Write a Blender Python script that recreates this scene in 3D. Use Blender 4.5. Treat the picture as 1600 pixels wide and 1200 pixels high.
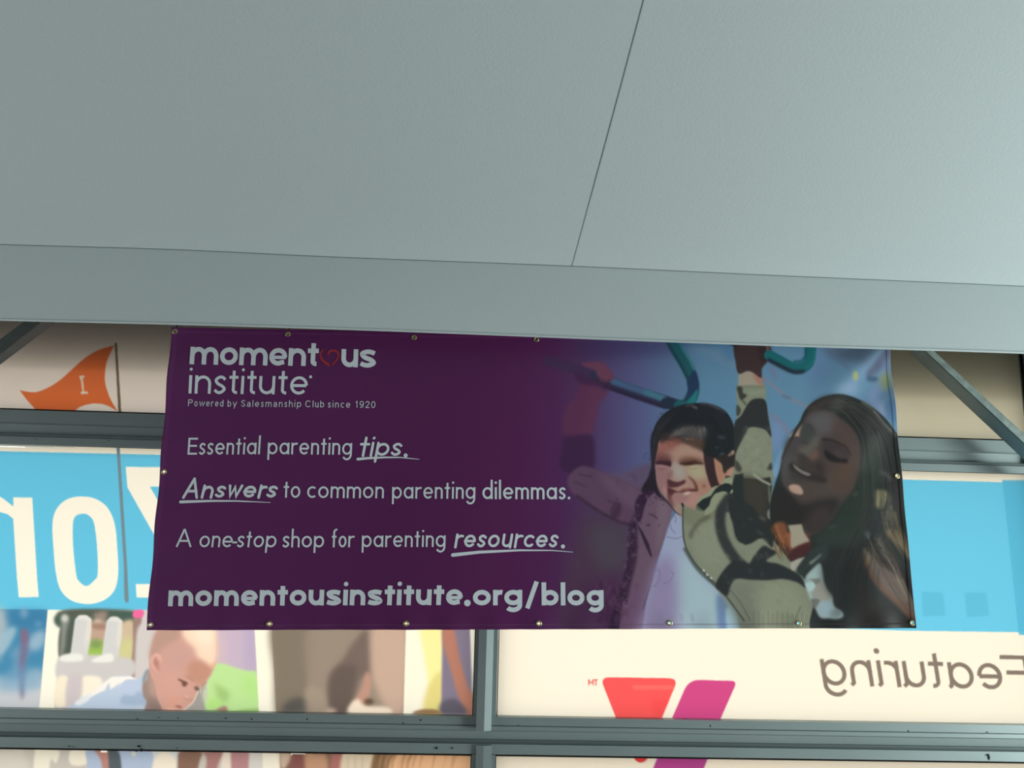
import bpy, bmesh, math, random
import numpy as np
from mathutils import Vector, Matrix

for o in list(bpy.data.objects): bpy.data.objects.remove(o, do_unlink=True)
scene = bpy.context.scene
COL = scene.collection

# ------------------------------------------------------------------ camera
FPX = 1300.0                                   # focal length in pixels of the 1600x1200 frame
EYE = Vector((0.0, 0.0, 1.6))
ex = Vector((30200, -1009, -FPX)).normalized()     # world X (along the shop front) seen from the camera
ez = Vector((161, 6500, -FPX)); ez = (ez - ex*ez.dot(ex)).normalized()   # world Z
ey = ez.cross(ex)
R_wc = Matrix((ex, ey, ez))                        # camera space -> world space
cam_data = bpy.data.cameras.new('camera'); cam = bpy.data.objects.new('camera', cam_data)
COL.objects.link(cam)
cam.matrix_world = Matrix.Translation(EYE) @ R_wc.to_4x4()
cam_data.sensor_width = 36; cam_data.lens = FPX/1600*36
cam_data.clip_start = .05; cam_data.clip_end = 200
scene.camera = cam
Rn = np.array([[R_wc[i][j] for j in range(3)] for i in range(3)])

def P(px, py, Y):
    """where the line of sight through that picture point meets the vertical plane y = Y"""
    d = R_wc @ Vector((px-800, -(py-600), -FPX))
    return EYE + d*(Y/d.y)
def Pn(px, py, Y):
    v = np.stack([px-800, -(py-600), np.full_like(px, -FPX)], 1) @ Rn.T
    return np.array(EYE)[None] + v*(Y/v[:, 1])[:, None]
def proj(W):
    c = (W - np.array(EYE)[None]) @ Rn
    return 800 + FPX*c[:, 0]/-c[:, 2], 600 - FPX*c[:, 1]/-c[:, 2]

# ------------------------------------------------------------------ light
w = bpy.data.worlds.new('sky'); scene.world = w; w.use_nodes = True
nt = w.node_tree; nt.nodes.clear()
bg = nt.nodes.new('ShaderNodeBackground'); out = nt.nodes.new('ShaderNodeOutputWorld')
bg.inputs[0].default_value = (1.0, 0.965, 0.90, 1); bg.inputs[1].default_value = 1.66
nt.links.new(bg.outputs[0], out.inputs[0])

def area(name, loc, target, sx, sy, power, col):
    l = bpy.data.lights.new(name, 'AREA'); l.shape = 'RECTANGLE'; l.size = sx; l.size_y = sy; l.energy = power; l.color = col
    o = bpy.data.objects.new(name, l); COL.objects.link(o); o.location = loc
    o.rotation_euler = (Vector(target) - Vector(loc)).to_track_quat('-Z', 'Y').to_euler()
    return o
area('right_side_fill', (4.05, .75, 1.1), (0.3, 1.9, 2.1), 1.8, 2.0, 172, (.86, 1.0, 1.0))  # added light from the right; no doorway is built there
area('left_side_fill', (-4.05, .55, 1.1), (-0.3, 1.9, 2.1), 1.6, 2.0, 44, (.93, .97, 1.0))  # weaker fill added on the left, without a real opening

vs = scene.view_settings
scene.display_settings.display_device = 'sRGB'
vs.view_transform = 'Standard'; vs.look = 'None'; vs.gamma = 1.0; vs.exposure = 0.0; vs.use_curve_mapping = False
scene.cycles.max_bounces = 10; scene.cycles.transparent_max_bounces = 16
scene.cycles.use_denoising = True
# ------------------------------------------------------------------ drawn alphabet: centre lines of the letters
def arc(cx, cy, rx, ry, a0, a1, n=18):
    a = np.radians(np.linspace(a0, a1, n))
    return [(cx + rx*math.cos(t), cy + ry*math.sin(t)) for t in a]
# y up, x-height 1, h = half pen width; returns strokes and advance width
def glyph(ch, h, st):
    wd = st.get('wide', 1.0)
    R = .5 - h; rx = (.5 - h)*wd; cx = h + rx; top = 1 - h
    asc = st.get('asc', 1.6); cap = st.get('cap', 1.45); dsc = st.get('dsc', -.5)
    sc = st.get('sc', .9)                        # width of n, u, h
    nw = (sc - 2*h)
    tail = st.get('tail', 0)
    def bowl(): return arc(cx, .5, rx, R, 0, 360, 36)
    W = 2*cx
    if ch == ' ': return [], .45
    if ch == 'o': return [bowl()], W
    if ch == 'O': return [arc(cap*.42, cap/2, cap*.42-h, cap/2-h, 0, 360, 36)], cap*.84
    if ch in 'adgqbp':
        if ch == 'a' and st.get('two'):
            w = .86*wd
            return [[(w-h, 0), (w-h, .62)] + arc(w/2, .62, w/2-h, .38-h, 0, 160, 12), arc(w*.42, .3, w*.42-h, .3-h, 90, 270, 14)[::1] + [(w*.6, h), (w-h, .26)], [(w*.42, .6-h), (w-h, .66-h)]], w + .04
        out = [bowl()]
        if ch in 'adg': x = W - h
        else: x = h
        if ch == 'a': out.append([(x, 0), (x, 1)] if not tail else [(x+.12, .04), (x+.03, .1), (x, .3), (x, 1)])
        if ch == 'd': out.append([(x, 0), (x, asc)])
        if ch == 'b': out.append([(x, 0), (x, asc)])
        if ch == 'p': out.append([(x, dsc), (x, 1)])
        if ch == 'g': out.append([(x, 1), (x, .02)] + arc(cx, .02, rx, -(dsc) + .02 - h, 0, -150 if h < .12 else -145, 16))
        return out, W
    if ch == 'c':
        return [arc(cx, .5, rx, R, 48, 312, 26)], W*.86
    if ch == 'e':
        if h > .12:
            return [('w', .72, [(h*.6, .47), (W-h*.5, .47)]), arc(cx, .5, rx, R, -4, 180, 20), arc(cx, .5, rx, R, 180, 300, 14) + [(W-h*1.2, .21)]], W*.99
        return [[(h*.6, .5 - h*.1), (W-h, .5 - h*.1)], arc(cx, .5, rx, R, 0, 318, 30)], W*.99
    if ch == 's':
        w = .68*wd*st.get('sw', 1)
        pts = [(w-h*.6, .80-h*.2), (w*.72, 1-h-.02), (w*.45, 1-h), (h+.02, .76), (w*.30, .57), (w*.68, .43), (w-h, .26), (w*.58, h), (w*.30, h+.01), (h*.5, .20+h*.2)]
        return [[tuple(p) for p in spline(pts, False, 5)]], w
    if ch == 'S':
        w = cap*.62
        pts = [(w-h, cap*.78), (w*.55, cap-h), (h, cap*.74), (w*.5, cap*.52), (w-h, cap*.26), (w*.5, h), (h, cap*.24)]
        return [[tuple(p) for p in spline(pts, False, 5)]], w
    if ch in 'nhmr':
        out = [[(h, 0), (h, 1 if ch != 'h' else asc)]]
        r = nw/2; ry = min(r*1.05, .45)
        if ch == 'r': 
            out.append(arc(h+.34, 1-h-.30, .34, .30, 175, 70, 10)); return out, .44 + h
        if ch == 'm':
            mw = nw*.92; r = mw/2
            out.append(arc(h+r, 1-h-ry, r, ry, 180, 0, 14) + [(h+mw, 0)])
            out.append(arc(h+mw+r, 1-h-ry, r, ry, 180, 0, 14) + [(h+2*mw, 0)])
            return out, 2*mw + 2*h
        e = [(h+nw, 0)] if not tail else [(h+nw, .12), (h+nw+.1, .03)]
        out.append(arc(h+r, 1-h-ry, r, ry, 180, 0, 14) + e)
        return out, nw + 2*h
    if ch == 'u':
        r = nw/2; ry = min(r*1.05, .45)
        return [[(h, 1)] + arc(h+r, h+ry, r, ry, 180, 360, 16) + ([(h+nw, .5)]), [(h+nw, 0), (h+nw, 1)] if not tail else [(h+nw+.12, .03), (h+nw, .14), (h+nw, 1)]], nw + 2*h
    if ch == 'i':
        return [[(h, 0), (h, 1)] if not tail else [(h+.1, .03), (h, .12), (h, 1)], ('dot', h, st.get('dot', 1.38), h*st.get('dotr', 1.2))], 2*h + (.06 if tail else 0)
    if ch == 'l': return [[(h, 0), (h, asc)]], 2*h
    if ch == 't':
        w = st.get('tw', .5)
        s = [[(w/2, st.get('th', 1.36)), (w/2, 0)]]
        if st.get('hook') or tail: s = [[(w/2, st.get('th', 1.36)), (w/2, .32+h*.5)] + arc(w/2+.19, .20+h*.5, .19, .20-h*.5, 180, 278, 8)]
        return s + [[(0, 1-h), (w, 1-h)]], w
    if ch == 'f':
        return [[(.2, 0), (.2, asc-.3)] + arc(.42, asc-.3, .22, .3-h, 180, 80, 8), [(0, 1-h), (.42, 1-h)]], .46
    if ch == 'y':
        return [[(h, 1), (.42, .08)], [(.8, 1), (.42, .0), (.3, dsc)]], .82
    if ch == 'w':
        return [[(h*.8, 1), (.3, h), (.56, 1-h), (.82, h), (1.12, 1)]], 1.14
    if ch == 'E':
        w = cap*.56
        return [[(h, 0), (h, cap)], [(h, cap-h), (w, cap-h)], [(h, cap*.52), (w*.94, cap*.52)], [(h, h), (w, h)]], w
    if ch == 'F':
        w = cap*.56
        return [[(h, 0), (h, cap)], [(h, cap-h), (w, cap-h)], [(h, cap*.5), (w*.84, cap*.5)]], w
    if ch == 'A':
        w = cap*.86
        return [[(h, 0), (w/2, cap)], [(w/2, cap), (w-h, 0)], [(w*.2, cap*.34), (w*.8, cap*.34)]], w
    if ch == 'M':
        w = 1.5
        return [[(h, 0), (h, cap)], [(w-h, 0), (w-h, cap)], [(h, cap-h), (w/2, cap*.3)], [(w/2, cap*.3), (w-h, cap-h)]], w
    if ch == 'T':
        return [[(0, cap-h), (1.1, cap-h)], [(.55, 0), (.55, cap)]], 1.1
    if ch == 'P':
        w = .95
        return [[(h, 0), (h, cap)], [(h, cap-h), (.55, cap-h)] + arc(.55, cap*.74, .38-h, cap*.26-h, 90, -90, 10) + [(h, cap*.48+h)]], w
    if ch == 'C':
        return [arc(cap*.44, cap/2, cap*.44-h, cap/2-h, 42, 318, 26)], cap*.84
    if ch == '1': return [[(.15, cap*.76), (.42, cap-h*.5), (.42, 0)]], .6
    if ch == '2': return [[(h, cap*.72)] + arc(.42, cap*.72, .42-h, cap*.28-h, 165, -35, 12) + [(h+.02, h), (.86, h)]], .86
    if ch == '9': return [arc(.43, cap*.68, .43-h, cap*.32-h, 0, 360, 20), [(.86-h, cap*.66), (.8-h, cap*.22), (.42, h), (.12, cap*.14)]], .86
    if ch == '0': return [arc(.43, cap/2, .43-h, cap/2-h, 0, 360, 24)], .86
    if ch == '.': return [('dot', h*1.25, h*1.25, h*st.get('dotr', 1.3))], h*2.5
    if ch == '-': return [[(0, .42), (.42, .42)]], .42
    if ch == '/': return [[(h, -.18), (.62, asc)]], .66
    if ch == '&': return [], .3
    raise ValueError(ch)

def text_strokes(txt, x0, x1, y0, y1, xh, t, style=None, caps=False, shear=0.0, vert=0.0):
    """strokes in px between x0 and x1 with the base line running y0 to y1; t = pen width in px"""
    st = style or {}
    h = t/xh/2
    if caps: st = dict(st, cap=1.0)
    gap = st.get('gap', .2)
    def lay(f):
        s2 = dict(st, wide=st.get('wide', 1.0)*f, sc=max(st.get('sc', .9)*f, 4.2*h if h > .1 else .3))
        items = []; x = 0
        for i, ch in enumerate(txt):
            g, w = glyph(ch, h, s2)
            if ch == '-': x -= gap
            items.append((x, g)); x += w + (gap*(.4+.6*f) if ch not in ' -' else 0)
        return items, x - gap*(.4+.6*f)
    lo, hi = .5, 1.8
    for _ in range(18):
        mid = (lo+hi)/2; items, total = lay(mid)
        if total*xh > x1-x0: hi = mid
        else: lo = mid
    items, total = lay(mid)
    sx = (x1 - x0)/total
    out = []
    for ox, g in items:
        for s in g:
            if s[0] == 'dot':
                _, dx, dy, r = s
                s = arc(dx, dy, r*xh/sx, r, 0, 360, 16)
                kind = 'fill'
            else: kind = 'line'
            tt = t
            if s[0] == 'w': tt = t*s[1]; s = s[2]
            pts = []
            for (a, b) in s:
                X = (ox + a)*sx; Y = -b*xh
                u = X/(x1-x0)
                px = x0 + X - Y*shear - Y*vert; py = y0 + (y1-y0)*u + Y
                pts.append((px, py))
            if kind == 'fill': out.append((pts, t, 'dot'))
            else: out.append((pts, tt, st.get('cap_style', 'butt')))
    return out
# ------------------------------------------------------------------ print painter (numpy)
def spline(pts, closed=True, n=6):
    P = np.array(pts, float)
    m = len(P)
    if m < 3: return P
    out = []
    rng = range(m) if closed else range(m - 1)
    for i in rng:
        if closed: a, b, c, d = P[(i-1) % m], P[i], P[(i+1) % m], P[(i+2) % m]
        else: a, b, c, d = P[max(i-1, 0)], P[i], P[i+1], P[min(i+2, m-1)]
        for k in range(n):
            t = k / n
            out.append(0.5*((2*b) + (c-a)*t + (2*a-5*b+4*c-d)*t*t + (3*b-a-3*c+d)*t**3))
    if not closed: out.append(P[-1])
    return np.array(out)

def ribbon(path, w0, w1=None, cap='butt'):
    """outline polygon of a stroke along an open path; widths are full widths"""
    p = np.array(path, float)
    keep = [0] + [i for i in range(1, len(p)) if np.hypot(*(p[i]-p[i-1])) > 1e-6]
    p = p[keep]
    if w1 is None: w1 = w0
    seg = np.diff(p, axis=0); L = np.hypot(seg[:, 0], seg[:, 1]); seg = seg / L[:, None]
    s = np.concatenate([[0], np.cumsum(L)]); s = s / s[-1]
    w = (w0 + (w1 - w0)*s) / 2
    tang = np.vstack([seg[:1], seg[:-1] + seg[1:], seg[-1:]])
    ln = np.maximum(np.hypot(tang[:, 0], tang[:, 1]), 0.35); 
    tn = tang / np.maximum(np.hypot(tang[:, 0], tang[:, 1]), 1e-9)[:, None]
    nrm = np.stack([-tn[:, 1], tn[:, 0]], 1)
    f = np.ones(len(p)); f[1:-1] = np.minimum(2/ln[1:-1], 2.2)
    l = p + nrm*(w*f)[:, None]; r = p - nrm*(w*f)[:, None]
    capA = []; capB = []
    if cap == 'round':
        for k in range(1, 6):
            a = math.pi*k/6
            capB.append(p[-1] + nrm[-1]*w[-1]*math.cos(a) + seg[-1]*w[-1]*math.sin(a))
            capA.append(p[0] - nrm[0]*w[0]*math.cos(a) - seg[0]*w[0]*math.sin(a))
    return l, r, capA, capB

def ribbon_poly(path, w0, w1=None, cap='round'):
    l, r, a, b = ribbon(path, w0, w1, cap)
    return np.array(list(l) + list(b) + list(r[::-1]) + list(a))

def ellipse(cx, cy, rx, ry, rot=0, n=28):
    a = np.linspace(0, 2*math.pi, n, endpoint=False)
    x, y = rx*np.cos(a), ry*np.sin(a)
    c, s = math.cos(rot), math.sin(rot)
    return np.stack([cx + x*c - y*s, cy + x*s + y*c], 1)

class Canvas:
    def __init__(s, x0, y0, x1, y1, sc):
        s.x0, s.y0, s.sc = x0, y0, sc
        s.w, s.h = int((x1-x0)*sc), int((y1-y0)*sc)
        s.rgb = np.zeros((s.h, s.w, 3), np.float32)
        s.X = x0 + (np.arange(s.w)+.5)/sc; s.Y = y0 + (np.arange(s.h)+.5)/sc
        s.T = lambda p: p
    def frame(s, ox, oy, k):
        s.T = lambda p, ox=ox, oy=oy, k=k: np.array(p, float)/k + np.array([ox, oy])
        s.k = k
        return s
    def mask(s, poly, blur=0):
        """poly in px; returns (slice, coverage)"""
        q = (np.array(poly, float) - [s.x0, s.y0])*s.sc
        pad = int(blur*s.sc*3) + 2
        xa = int(max(0, math.floor(q[:, 0].min()) - pad)); xb = int(min(s.w, math.ceil(q[:, 0].max()) + pad))
        ya = int(max(0, math.floor(q[:, 1].min()) - pad)); yb = int(min(s.h, math.ceil(q[:, 1].max()) + pad))
        if xb <= xa or yb <= ya: return None, None
        SS = 3
        n = (yb-ya)*SS
        ex0, ey0 = q[:, 0], q[:, 1]; ex1, ey1 = np.roll(ex0, -1), np.roll(ey0, -1)
        cov = np.zeros((yb-ya, xb-xa+1), np.float32)
        W = xb-xa
        for i in range(n):
            yy = ya + (i+.5)/SS
            m = (ey0 <= yy) != (ey1 <= yy)
            if not m.any(): continue
            xs = np.sort(ex0[m] + (yy-ey0[m])*(ex1[m]-ex0[m])/(ey1[m]-ey0[m])) - xa
            row = cov[i//SS]
            for a, b in zip(xs[0::2], xs[1::2]):
                a = min(max(a, 0), W); b = min(max(b, 0), W)
                if b <= a: continue
                ia, ib = int(a), int(b)
                if ia == ib: row[ia] += (b-a)/SS
                else:
                    row[ia] += (ia+1-a)/SS; row[ia+1:ib] += 1/SS; row[ib] += (b-ib)/SS
        cov = np.clip(cov[:, :W], 0, 1)
        if blur > 0:
            sg = blur*s.sc; R = max(1, int(sg*2.5))
            kx = np.exp(-np.arange(-R, R+1)**2/(2*sg*sg)); kx /= kx.sum()
            for ax in (0, 1):
                pd = [(0, 0), (0, 0)]; pd[ax] = (R, R)
                t = np.pad(cov, pd, mode='edge'); o = np.zeros_like(cov)
                for j, kk in enumerate(kx):
                    o += kk*(t[j:j+cov.shape[0]] if ax == 0 else t[:, j:j+cov.shape[1]])
                cov = o
        return (slice(ya, yb), slice(xa, xb)), cov
    def put(s, poly, col, blur=0, a=1):
        sl, cov = s.mask(poly, blur)
        if sl is None: return
        cov = (cov*a)[..., None]
        s.rgb[sl] = s.rgb[sl]*(1-cov) + np.array(col, np.float32)*cov
    # shapes in the current frame's coordinates; blur in px
    def F(s, pts, col, blur=0, a=1, sm=True):
        p = s.T(pts); s.put(spline(p) if sm else p, col, blur, a)
    def S(s, pts, w, col, blur=0, a=1, w1=None, sm=True, cap='round'):
        p = s.T(pts)
        if sm: p = spline(p, False)
        s.put(ribbon_poly(p, w/s.k, None if w1 is None else w1/s.k, cap), col, blur, a)
    def E(s, cx, cy, rx, ry, col, blur=0, a=1, rot=0):
        s.put(s.T(ellipse(cx, cy, rx, ry, rot)), col, blur, a)
    def sample(s, px, py):
        fx = np.clip((px-s.x0)*s.sc-.5, 0, s.w-1.001); fy = np.clip((py-s.y0)*s.sc-.5, 0, s.h-1.001)
        ix, iy = fx.astype(int), fy.astype(int); tx, ty = (fx-ix)[:, None], (fy-iy)[:, None]
        g = s.rgb
        return (g[iy, ix]*(1-tx)+g[iy, ix+1]*tx)*(1-ty) + (g[iy+1, ix]*(1-tx)+g[iy+1, ix+1]*tx)*ty

def grad_x(c, stops):
    xs = [t[0] for t in stops]
    g = np.stack([np.interp(c.X, xs, [t[1][k] for t in stops]) for k in range(3)], 1)
    c.rgb[:] = g[None]

def paint_banner():
    c = Canvas(220, 500, 1440, 992, 1.2)
    rs = random.Random(5)
    grad_x(c, [(220, (84, 36, 80)), (600, (78, 29, 72)), (800, (80, 30, 74)), (868, (80, 36, 80)), (905, (80, 48, 88)), (950, (85, 68, 110)),
               (1000, (90, 90, 132)), (1050, (92, 113, 146)), (1100, (93, 128, 156)), (1300, (98, 132, 158)), (1440, (100, 126, 152))])
    Q = lambda: c.frame(860, 520, 2.6667)
    R4 = lambda: c.frame(860, 520, 5.3333); R5 = lambda: c.frame(860, 745, 5.3333)
    R6 = lambda: c.frame(1130, 520, 5.3333); R7 = lambda: c.frame(1130, 745, 5.3333)
    F1 = lambda: c.frame(1000, 620, 10); F2 = lambda: c.frame(1000, 710, 10)
    W1 = lambda: c.frame(1200, 600, 8); W2 = lambda: c.frame(1200, 700, 8); W3 = lambda: c.frame(1240, 830, 8)
    # sky, branches, glare of the sheet's wrinkles painted into the print
    R4()
    c.S([(1200, 80), (1330, 160), (1560, 280)], 70, (112, 132, 152), 5, .6)
    c.F([(1080, 60), (1500, 60), (1500, 110), (1100, 110)], (62, 98, 135), 5, .6)
    c.F([(300, 60), (1050, 60), (1050, 160), (300, 200)], (58, 44, 82), 9, .45)  # shade under the valance painted into the top of the sky
    R6()
    c.F([(850, 110), (1420, 130), (1400, 300), (1150, 260), (900, 200)], (74, 84, 100), 6, .8)
    c.F([(0, 80), (110, 90), (110, 240), (0, 200)], (70, 110, 150), 5, .4)
    c.S([(900, 140), (1000, 250), (1050, 310)], 30, (95, 105, 130), 2.5, .6)
    c.S([(1320, 150), (1180, 300), (1060, 420), (960, 520)], 75, (128, 150, 178), 5, .8)
    c.S([(1380, 130), (1290, 270), (1220, 340)], 60, (88, 88, 110), 3, .8)
    c.S([(1370, 250), (1340, 420), (1250, 530), (1330, 660)], 70, (132, 142, 178), 5, .75)
    c.F([(1200, 360), (1290, 370), (1280, 400), (1210, 400)], (62, 78, 105), 2, .8)
    c.E(1100, 360, 24, 42, (165, 168, 120), 1.5); c.E(1355, 400, 42, 75, (138, 148, 108), 4)
    c.E(1040, 470, 90, 50, (140, 158, 182), 6, .8); c.E(1330, 640, 40, 60, (150, 158, 180), 5, .7)
    c.F([(1340, 600), (1430, 560), (1450, 740), (1370, 720)], (82, 110, 145), 3, .8)
    c.F([(700, 130), (860, 130), (860, 400), (700, 380)], (98, 118, 158), 8, .5)
    c.S([(400, 280), (420, 330), (440, 380)], 28, (118, 112, 145), 2, .8)
    c.S([(340, 380), (430, 450), (530, 530), (620, 575), (720, 620)], 30, (122, 126, 142), 1.4, .9)
    c.S([(500, 520), (560, 545)], 20, (85, 105, 130), 1.4, .8)
    c.S([(410, 690), (470, 740), (560, 840)], 40, (132, 116, 138), 3, .7)
    c.E(450, 860, 60, 120, (120, 132, 170), 5, .7)
    c.F([(440, 1080), (500, 960), (490, 1180), (410, 1190)], (122, 150, 180), 2, .9)
    # distant land behind the arm
    Q()
    c.F([(230, 600), (330, 575), (430, 540), (430, 660), (300, 640)], (98, 78, 102), 4, .9)
    # climbing bar left
    R4()
    bar = [(-20, 235), (200, 300), (370, 355), (520, 415), (720, 490), (950, 565), (1070, 605), (1150, 590), (1195, 500), (1185, 400), (1130, 280), (1060, 160), (1010, 60)]
    c.S(bar[:4], 88, (66, 44, 78), 1.5, .85)
    c.S(bar[2:7], 88, (50, 48, 74), .8)
    c.S([(520, 400), (720, 470), (940, 545)], 55, (72, 92, 126), 1.5)
    c.S([(800, 495), (880, 525), (940, 550)], 45, (66, 118, 130), 1.8, .8)
    c.S([(440, 440), (700, 535), (960, 622)], 28, (44, 32, 58), 1.2)
    c.S([(960, 585), (1070, 612), (1120, 600)], 88, (38, 45, 64), .8)
    c.S(bar[6:], 86, (34, 84, 92), .8)
    c.S([(1120, 560), (1160, 480), (1150, 400), (1095, 285), (1020, 160), (970, 70)], 26, (30, 58, 70), 1.2, .8)
    c.S([(1200, 300), (1140, 190), (1070, 80)], 22, (42, 112, 112), 1.5, .7)
    c.F([(1140, 400), (1200, 310), (1235, 400), (1230, 480), (1180, 520), (1130, 560), (1145, 470)], (36, 54, 82), 1)
    c.F([(1150, 570), (1185, 520), (1225, 470), (1215, 560), (1190, 600), (1130, 600)], (36, 112, 116), 1)
    # girl's far hand and forearm fading into purple
    c.F([(250, 420), (300, 395), (400, 440), (470, 485), (460, 530), (410, 575), (395, 650), (370, 760), (330, 850), (140, 850), (110, 740), (150, 620), (240, 510)], (98, 50, 80), 3)
    c.F([(240, 440), (300, 410), (330, 520), (290, 700), (240, 840), (120, 840), (110, 730), (160, 600)], (92, 44, 76), 5, .7)
    c.F([(210, 330), (320, 370), (500, 430), (490, 480), (380, 440), (240, 420)], (66, 34, 66), 3, .9)
    c.F([(255, 255), (330, 243), (440, 245), (490, 300), (525, 350), (518, 392), (450, 408), (400, 372), (370, 312), (300, 285)], (110, 60, 84), 1.4)
    c.S([(400, 370), (460, 402), (500, 390)], 14, (88, 46, 66), 1)
    c.F([(110, 880), (200, 855), (345, 855), (370, 980), (352, 1140), (200, 1180), (80, 1120), (95, 980)], (62, 33, 66), 3, .9)
    # girl's jacket, far side
    Q()
    c.F([(150, 740), (330, 800), (335, 1000), (300, 1264), (60, 1264), (60, 1000), (110, 820)], (80, 54, 76), 12)
    c.F([(170, 800), (310, 820), (310, 960), (220, 1000), (170, 900)], (82, 70, 82), 10, .9)
    c.F([(120, 1060), (330, 1040), (320, 1264), (100, 1264)], (76, 40, 74), 12, .8)
    c.F([(75, 600), (130, 555), (200, 573), (285, 608), (360, 640), (420, 660), (425, 720), (360, 790), (330, 805), (270, 788), (200, 745), (130, 700), (80, 650)], (96, 66, 90), 1.5)
    c.F([(200, 590), (300, 620), (390, 665), (370, 740), (290, 700)], (108, 80, 102), 5, .8)
    c.S([(110, 680), (200, 742), (280, 785), (330, 800)], 14, (66, 42, 62), 1.5, .9)
    for a, b in (((100, 620), (150, 640)), ((120, 590), (170, 600)), ((240, 700), (290, 720)), ((250, 740), (280, 690))):
        c.S([a, b], 7, (74, 48, 70), 1, .7)
    c.F([(268, 715), (292, 712), (290, 760), (262, 775), (250, 760)], (66, 42, 62), 2, .8)
    # lapel
    c.F([(432, 650), (470, 680), (505, 715), (500, 770), (475, 850), (448, 940), (425, 1030), (392, 1130), (378, 1264), (285, 1264), (318, 1060), (342, 950), (352, 850), (365, 780), (395, 700)], (110, 82, 100), 1)
    c.F([(455, 690), (500, 740), (470, 860), (440, 900)], (124, 100, 112), 4, .8)
    c.F([(300, 1080), (360, 1050), (390, 1120), (370, 1264), (290, 1264)], (112, 78, 108), 5, .8)
    c.S([(500, 790), (470, 890), (435, 1000), (405, 1090), (385, 1150)], 5, (58, 40, 62), .7, .9)
    c.F([(357, 790), (385, 830), (410, 880), (424, 935), (415, 930), (392, 880)], (56, 36, 54), .6, sm=False)
    R5()
    for i in range(26):
        x, y = rs.uniform(760, 960), rs.uniform(150, 420)
        if x > 960-(y-150)*.2 or x < 840-(y-100)*.35: continue
        c.E(x, y, 7, 5, (78, 54, 72), .5, .8)
    for pts in ([(830, 310), (860, 325), (885, 340)], [(800, 405), (830, 400)], [(870, 170), (885, 180)], [(925, 185), (945, 200)]):
        c.S(pts, 10, (72, 48, 66), .5)
    # T shirt
    Q()
    c.F([(497, 790), (522, 752), (552, 758), (556, 870), (600, 960), (680, 1030), (740, 1110), (800, 1264), (378, 1264), (400, 1120), (425, 1030), (450, 940), (478, 850)], (158, 158, 184), .8, sm=False)
    c.F([(440, 960), (520, 960), (540, 1264), (375, 1264), (400, 1110)], (146, 126, 160), 8, .9)
    c.F([(560, 900), (640, 1000), (760, 1150), (770, 1264), (560, 1264), (540, 1050)], (166, 182, 188), 10, .9)
    c.F([(700, 1090), (735, 1120), (770, 1264), (710, 1264), (695, 1150)], (95, 118, 160), 3, .8)
    c.F([(735, 1150), (775, 1175), (790, 1264), (745, 1264)], (175, 200, 215), 2, .8)
    R5()
    for pts in ([(870, 790), (900, 770), (912, 830), (880, 900), (850, 915)], [(940, 890), (985, 880), (1025, 810), (1000, 790)], [(1000, 400), (1010, 440), (1040, 470)],
                [(970, 500), (1050, 515), (1110, 490)], [(1020, 320), (1045, 340), (1040, 380)], [(965, 470), (975, 420), (1000, 380)]):
        c.S(pts, 9, (124, 114, 150), .6, .8)
    for x in (905, 1000, 1090, 1180):
        c.S([(x, 1150), (x+10, 1200)], 18, (135, 130, 150), 1.5, .5)
    # girl's hair
    Q()
    c.F([(428, 560), (418, 480), (428, 410), (452, 360), (495, 322), (560, 298), (640, 293), (700, 308), (742, 340), (768, 400), (774, 470), (772, 560), (765, 610), (700, 640), (600, 560), (470, 520)], (33, 33, 39), .7)
    c.F([(436, 500), (428, 570), (412, 620), (385, 665), (355, 700), (350, 760), (330, 800), (325, 870), (338, 960), (318, 1040), (300, 1120), (275, 1264), (235, 1264), (270, 1120), (300, 1030), (322, 940), (322, 850), (345, 760), (372, 790), (400, 700), (432, 665), (442, 640), (438, 560)], (56, 34, 58), 1.2)
    c.S([(345, 800), (345, 880), (338, 960), (318, 1040), (305, 1100)], 34, (60, 38, 60), 2)
    for i in range(80):
        t = rs.random(); y = 680 + t*500; x = np.interp(y, [680, 800, 950, 1200], [390, 345, 335, 280]) + rs.uniform(-20, 20)
        col = rs.choice([(88, 62, 84), (44, 26, 46), (100, 76, 94), (52, 30, 56)])
        c.E(x, y, rs.uniform(3, 7), rs.uniform(3, 10), col, .6, .6, rs.random()*3)
    for i in range(40):
        c.E(rs.uniform(190, 320), rs.uniform(1040, 1200), rs.uniform(4, 12), rs.uniform(8, 26), rs.choice([(92, 52, 82), (58, 30, 62), (100, 66, 92)]), 1.5, .45, rs.uniform(-.5, .5))
    F1()
    c.S([(730, 145), (800, 130), (880, 175)], 34, (92, 84, 88), 1.5, .7); c.S([(820, 150), (890, 180)], 14, (130, 118, 116), .8, .8)
    c.S([(960, 110), (1100, 130), (1220, 180), (1330, 240)], 30, (66, 66, 74), 1.4, .9)
    c.S([(1080, 120), (1240, 190)], 12, (92, 92, 98), .8, .7)
    # face
    F2()
    c.F([(330, -230), (280, -80), (235, 60), (225, 250), (250, 400), (300, 560), (380, 650), (460, 760), (545, 890), (640, 960), (800, 900), (960, 800), (1130, 620), (1250, 500), (1330, 340), (1270, 100), (1170, 0), (1000, -100), (950, -220), (700, -260)], (166, 124, 112), .6)
    c.F([(240, 60), (480, 80), (480, 300), (420, 460), (440, 640), (300, 560), (240, 400), (225, 200)], (152, 106, 110), 3, .9)
    c.F([(330, -230), (640, -230), (700, -170), (500, -60), (300, -20), (270, -60)], (152, 92, 84), 3, .9)
    c.F([(560, -120), (800, -170), (960, -60), (980, 40), (700, 30), (540, 60)], (172, 132, 116), 4, .8)
    c.F([(500, 140), (640, 150), (700, 260), (700, 390), (600, 400), (500, 330)], (168, 152, 144), 4, .95)
    c.F([(730, 180), (990, 170), (1030, 320), (1010, 420), (850, 380), (750, 280)], (172, 156, 126), 4, .95)
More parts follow.
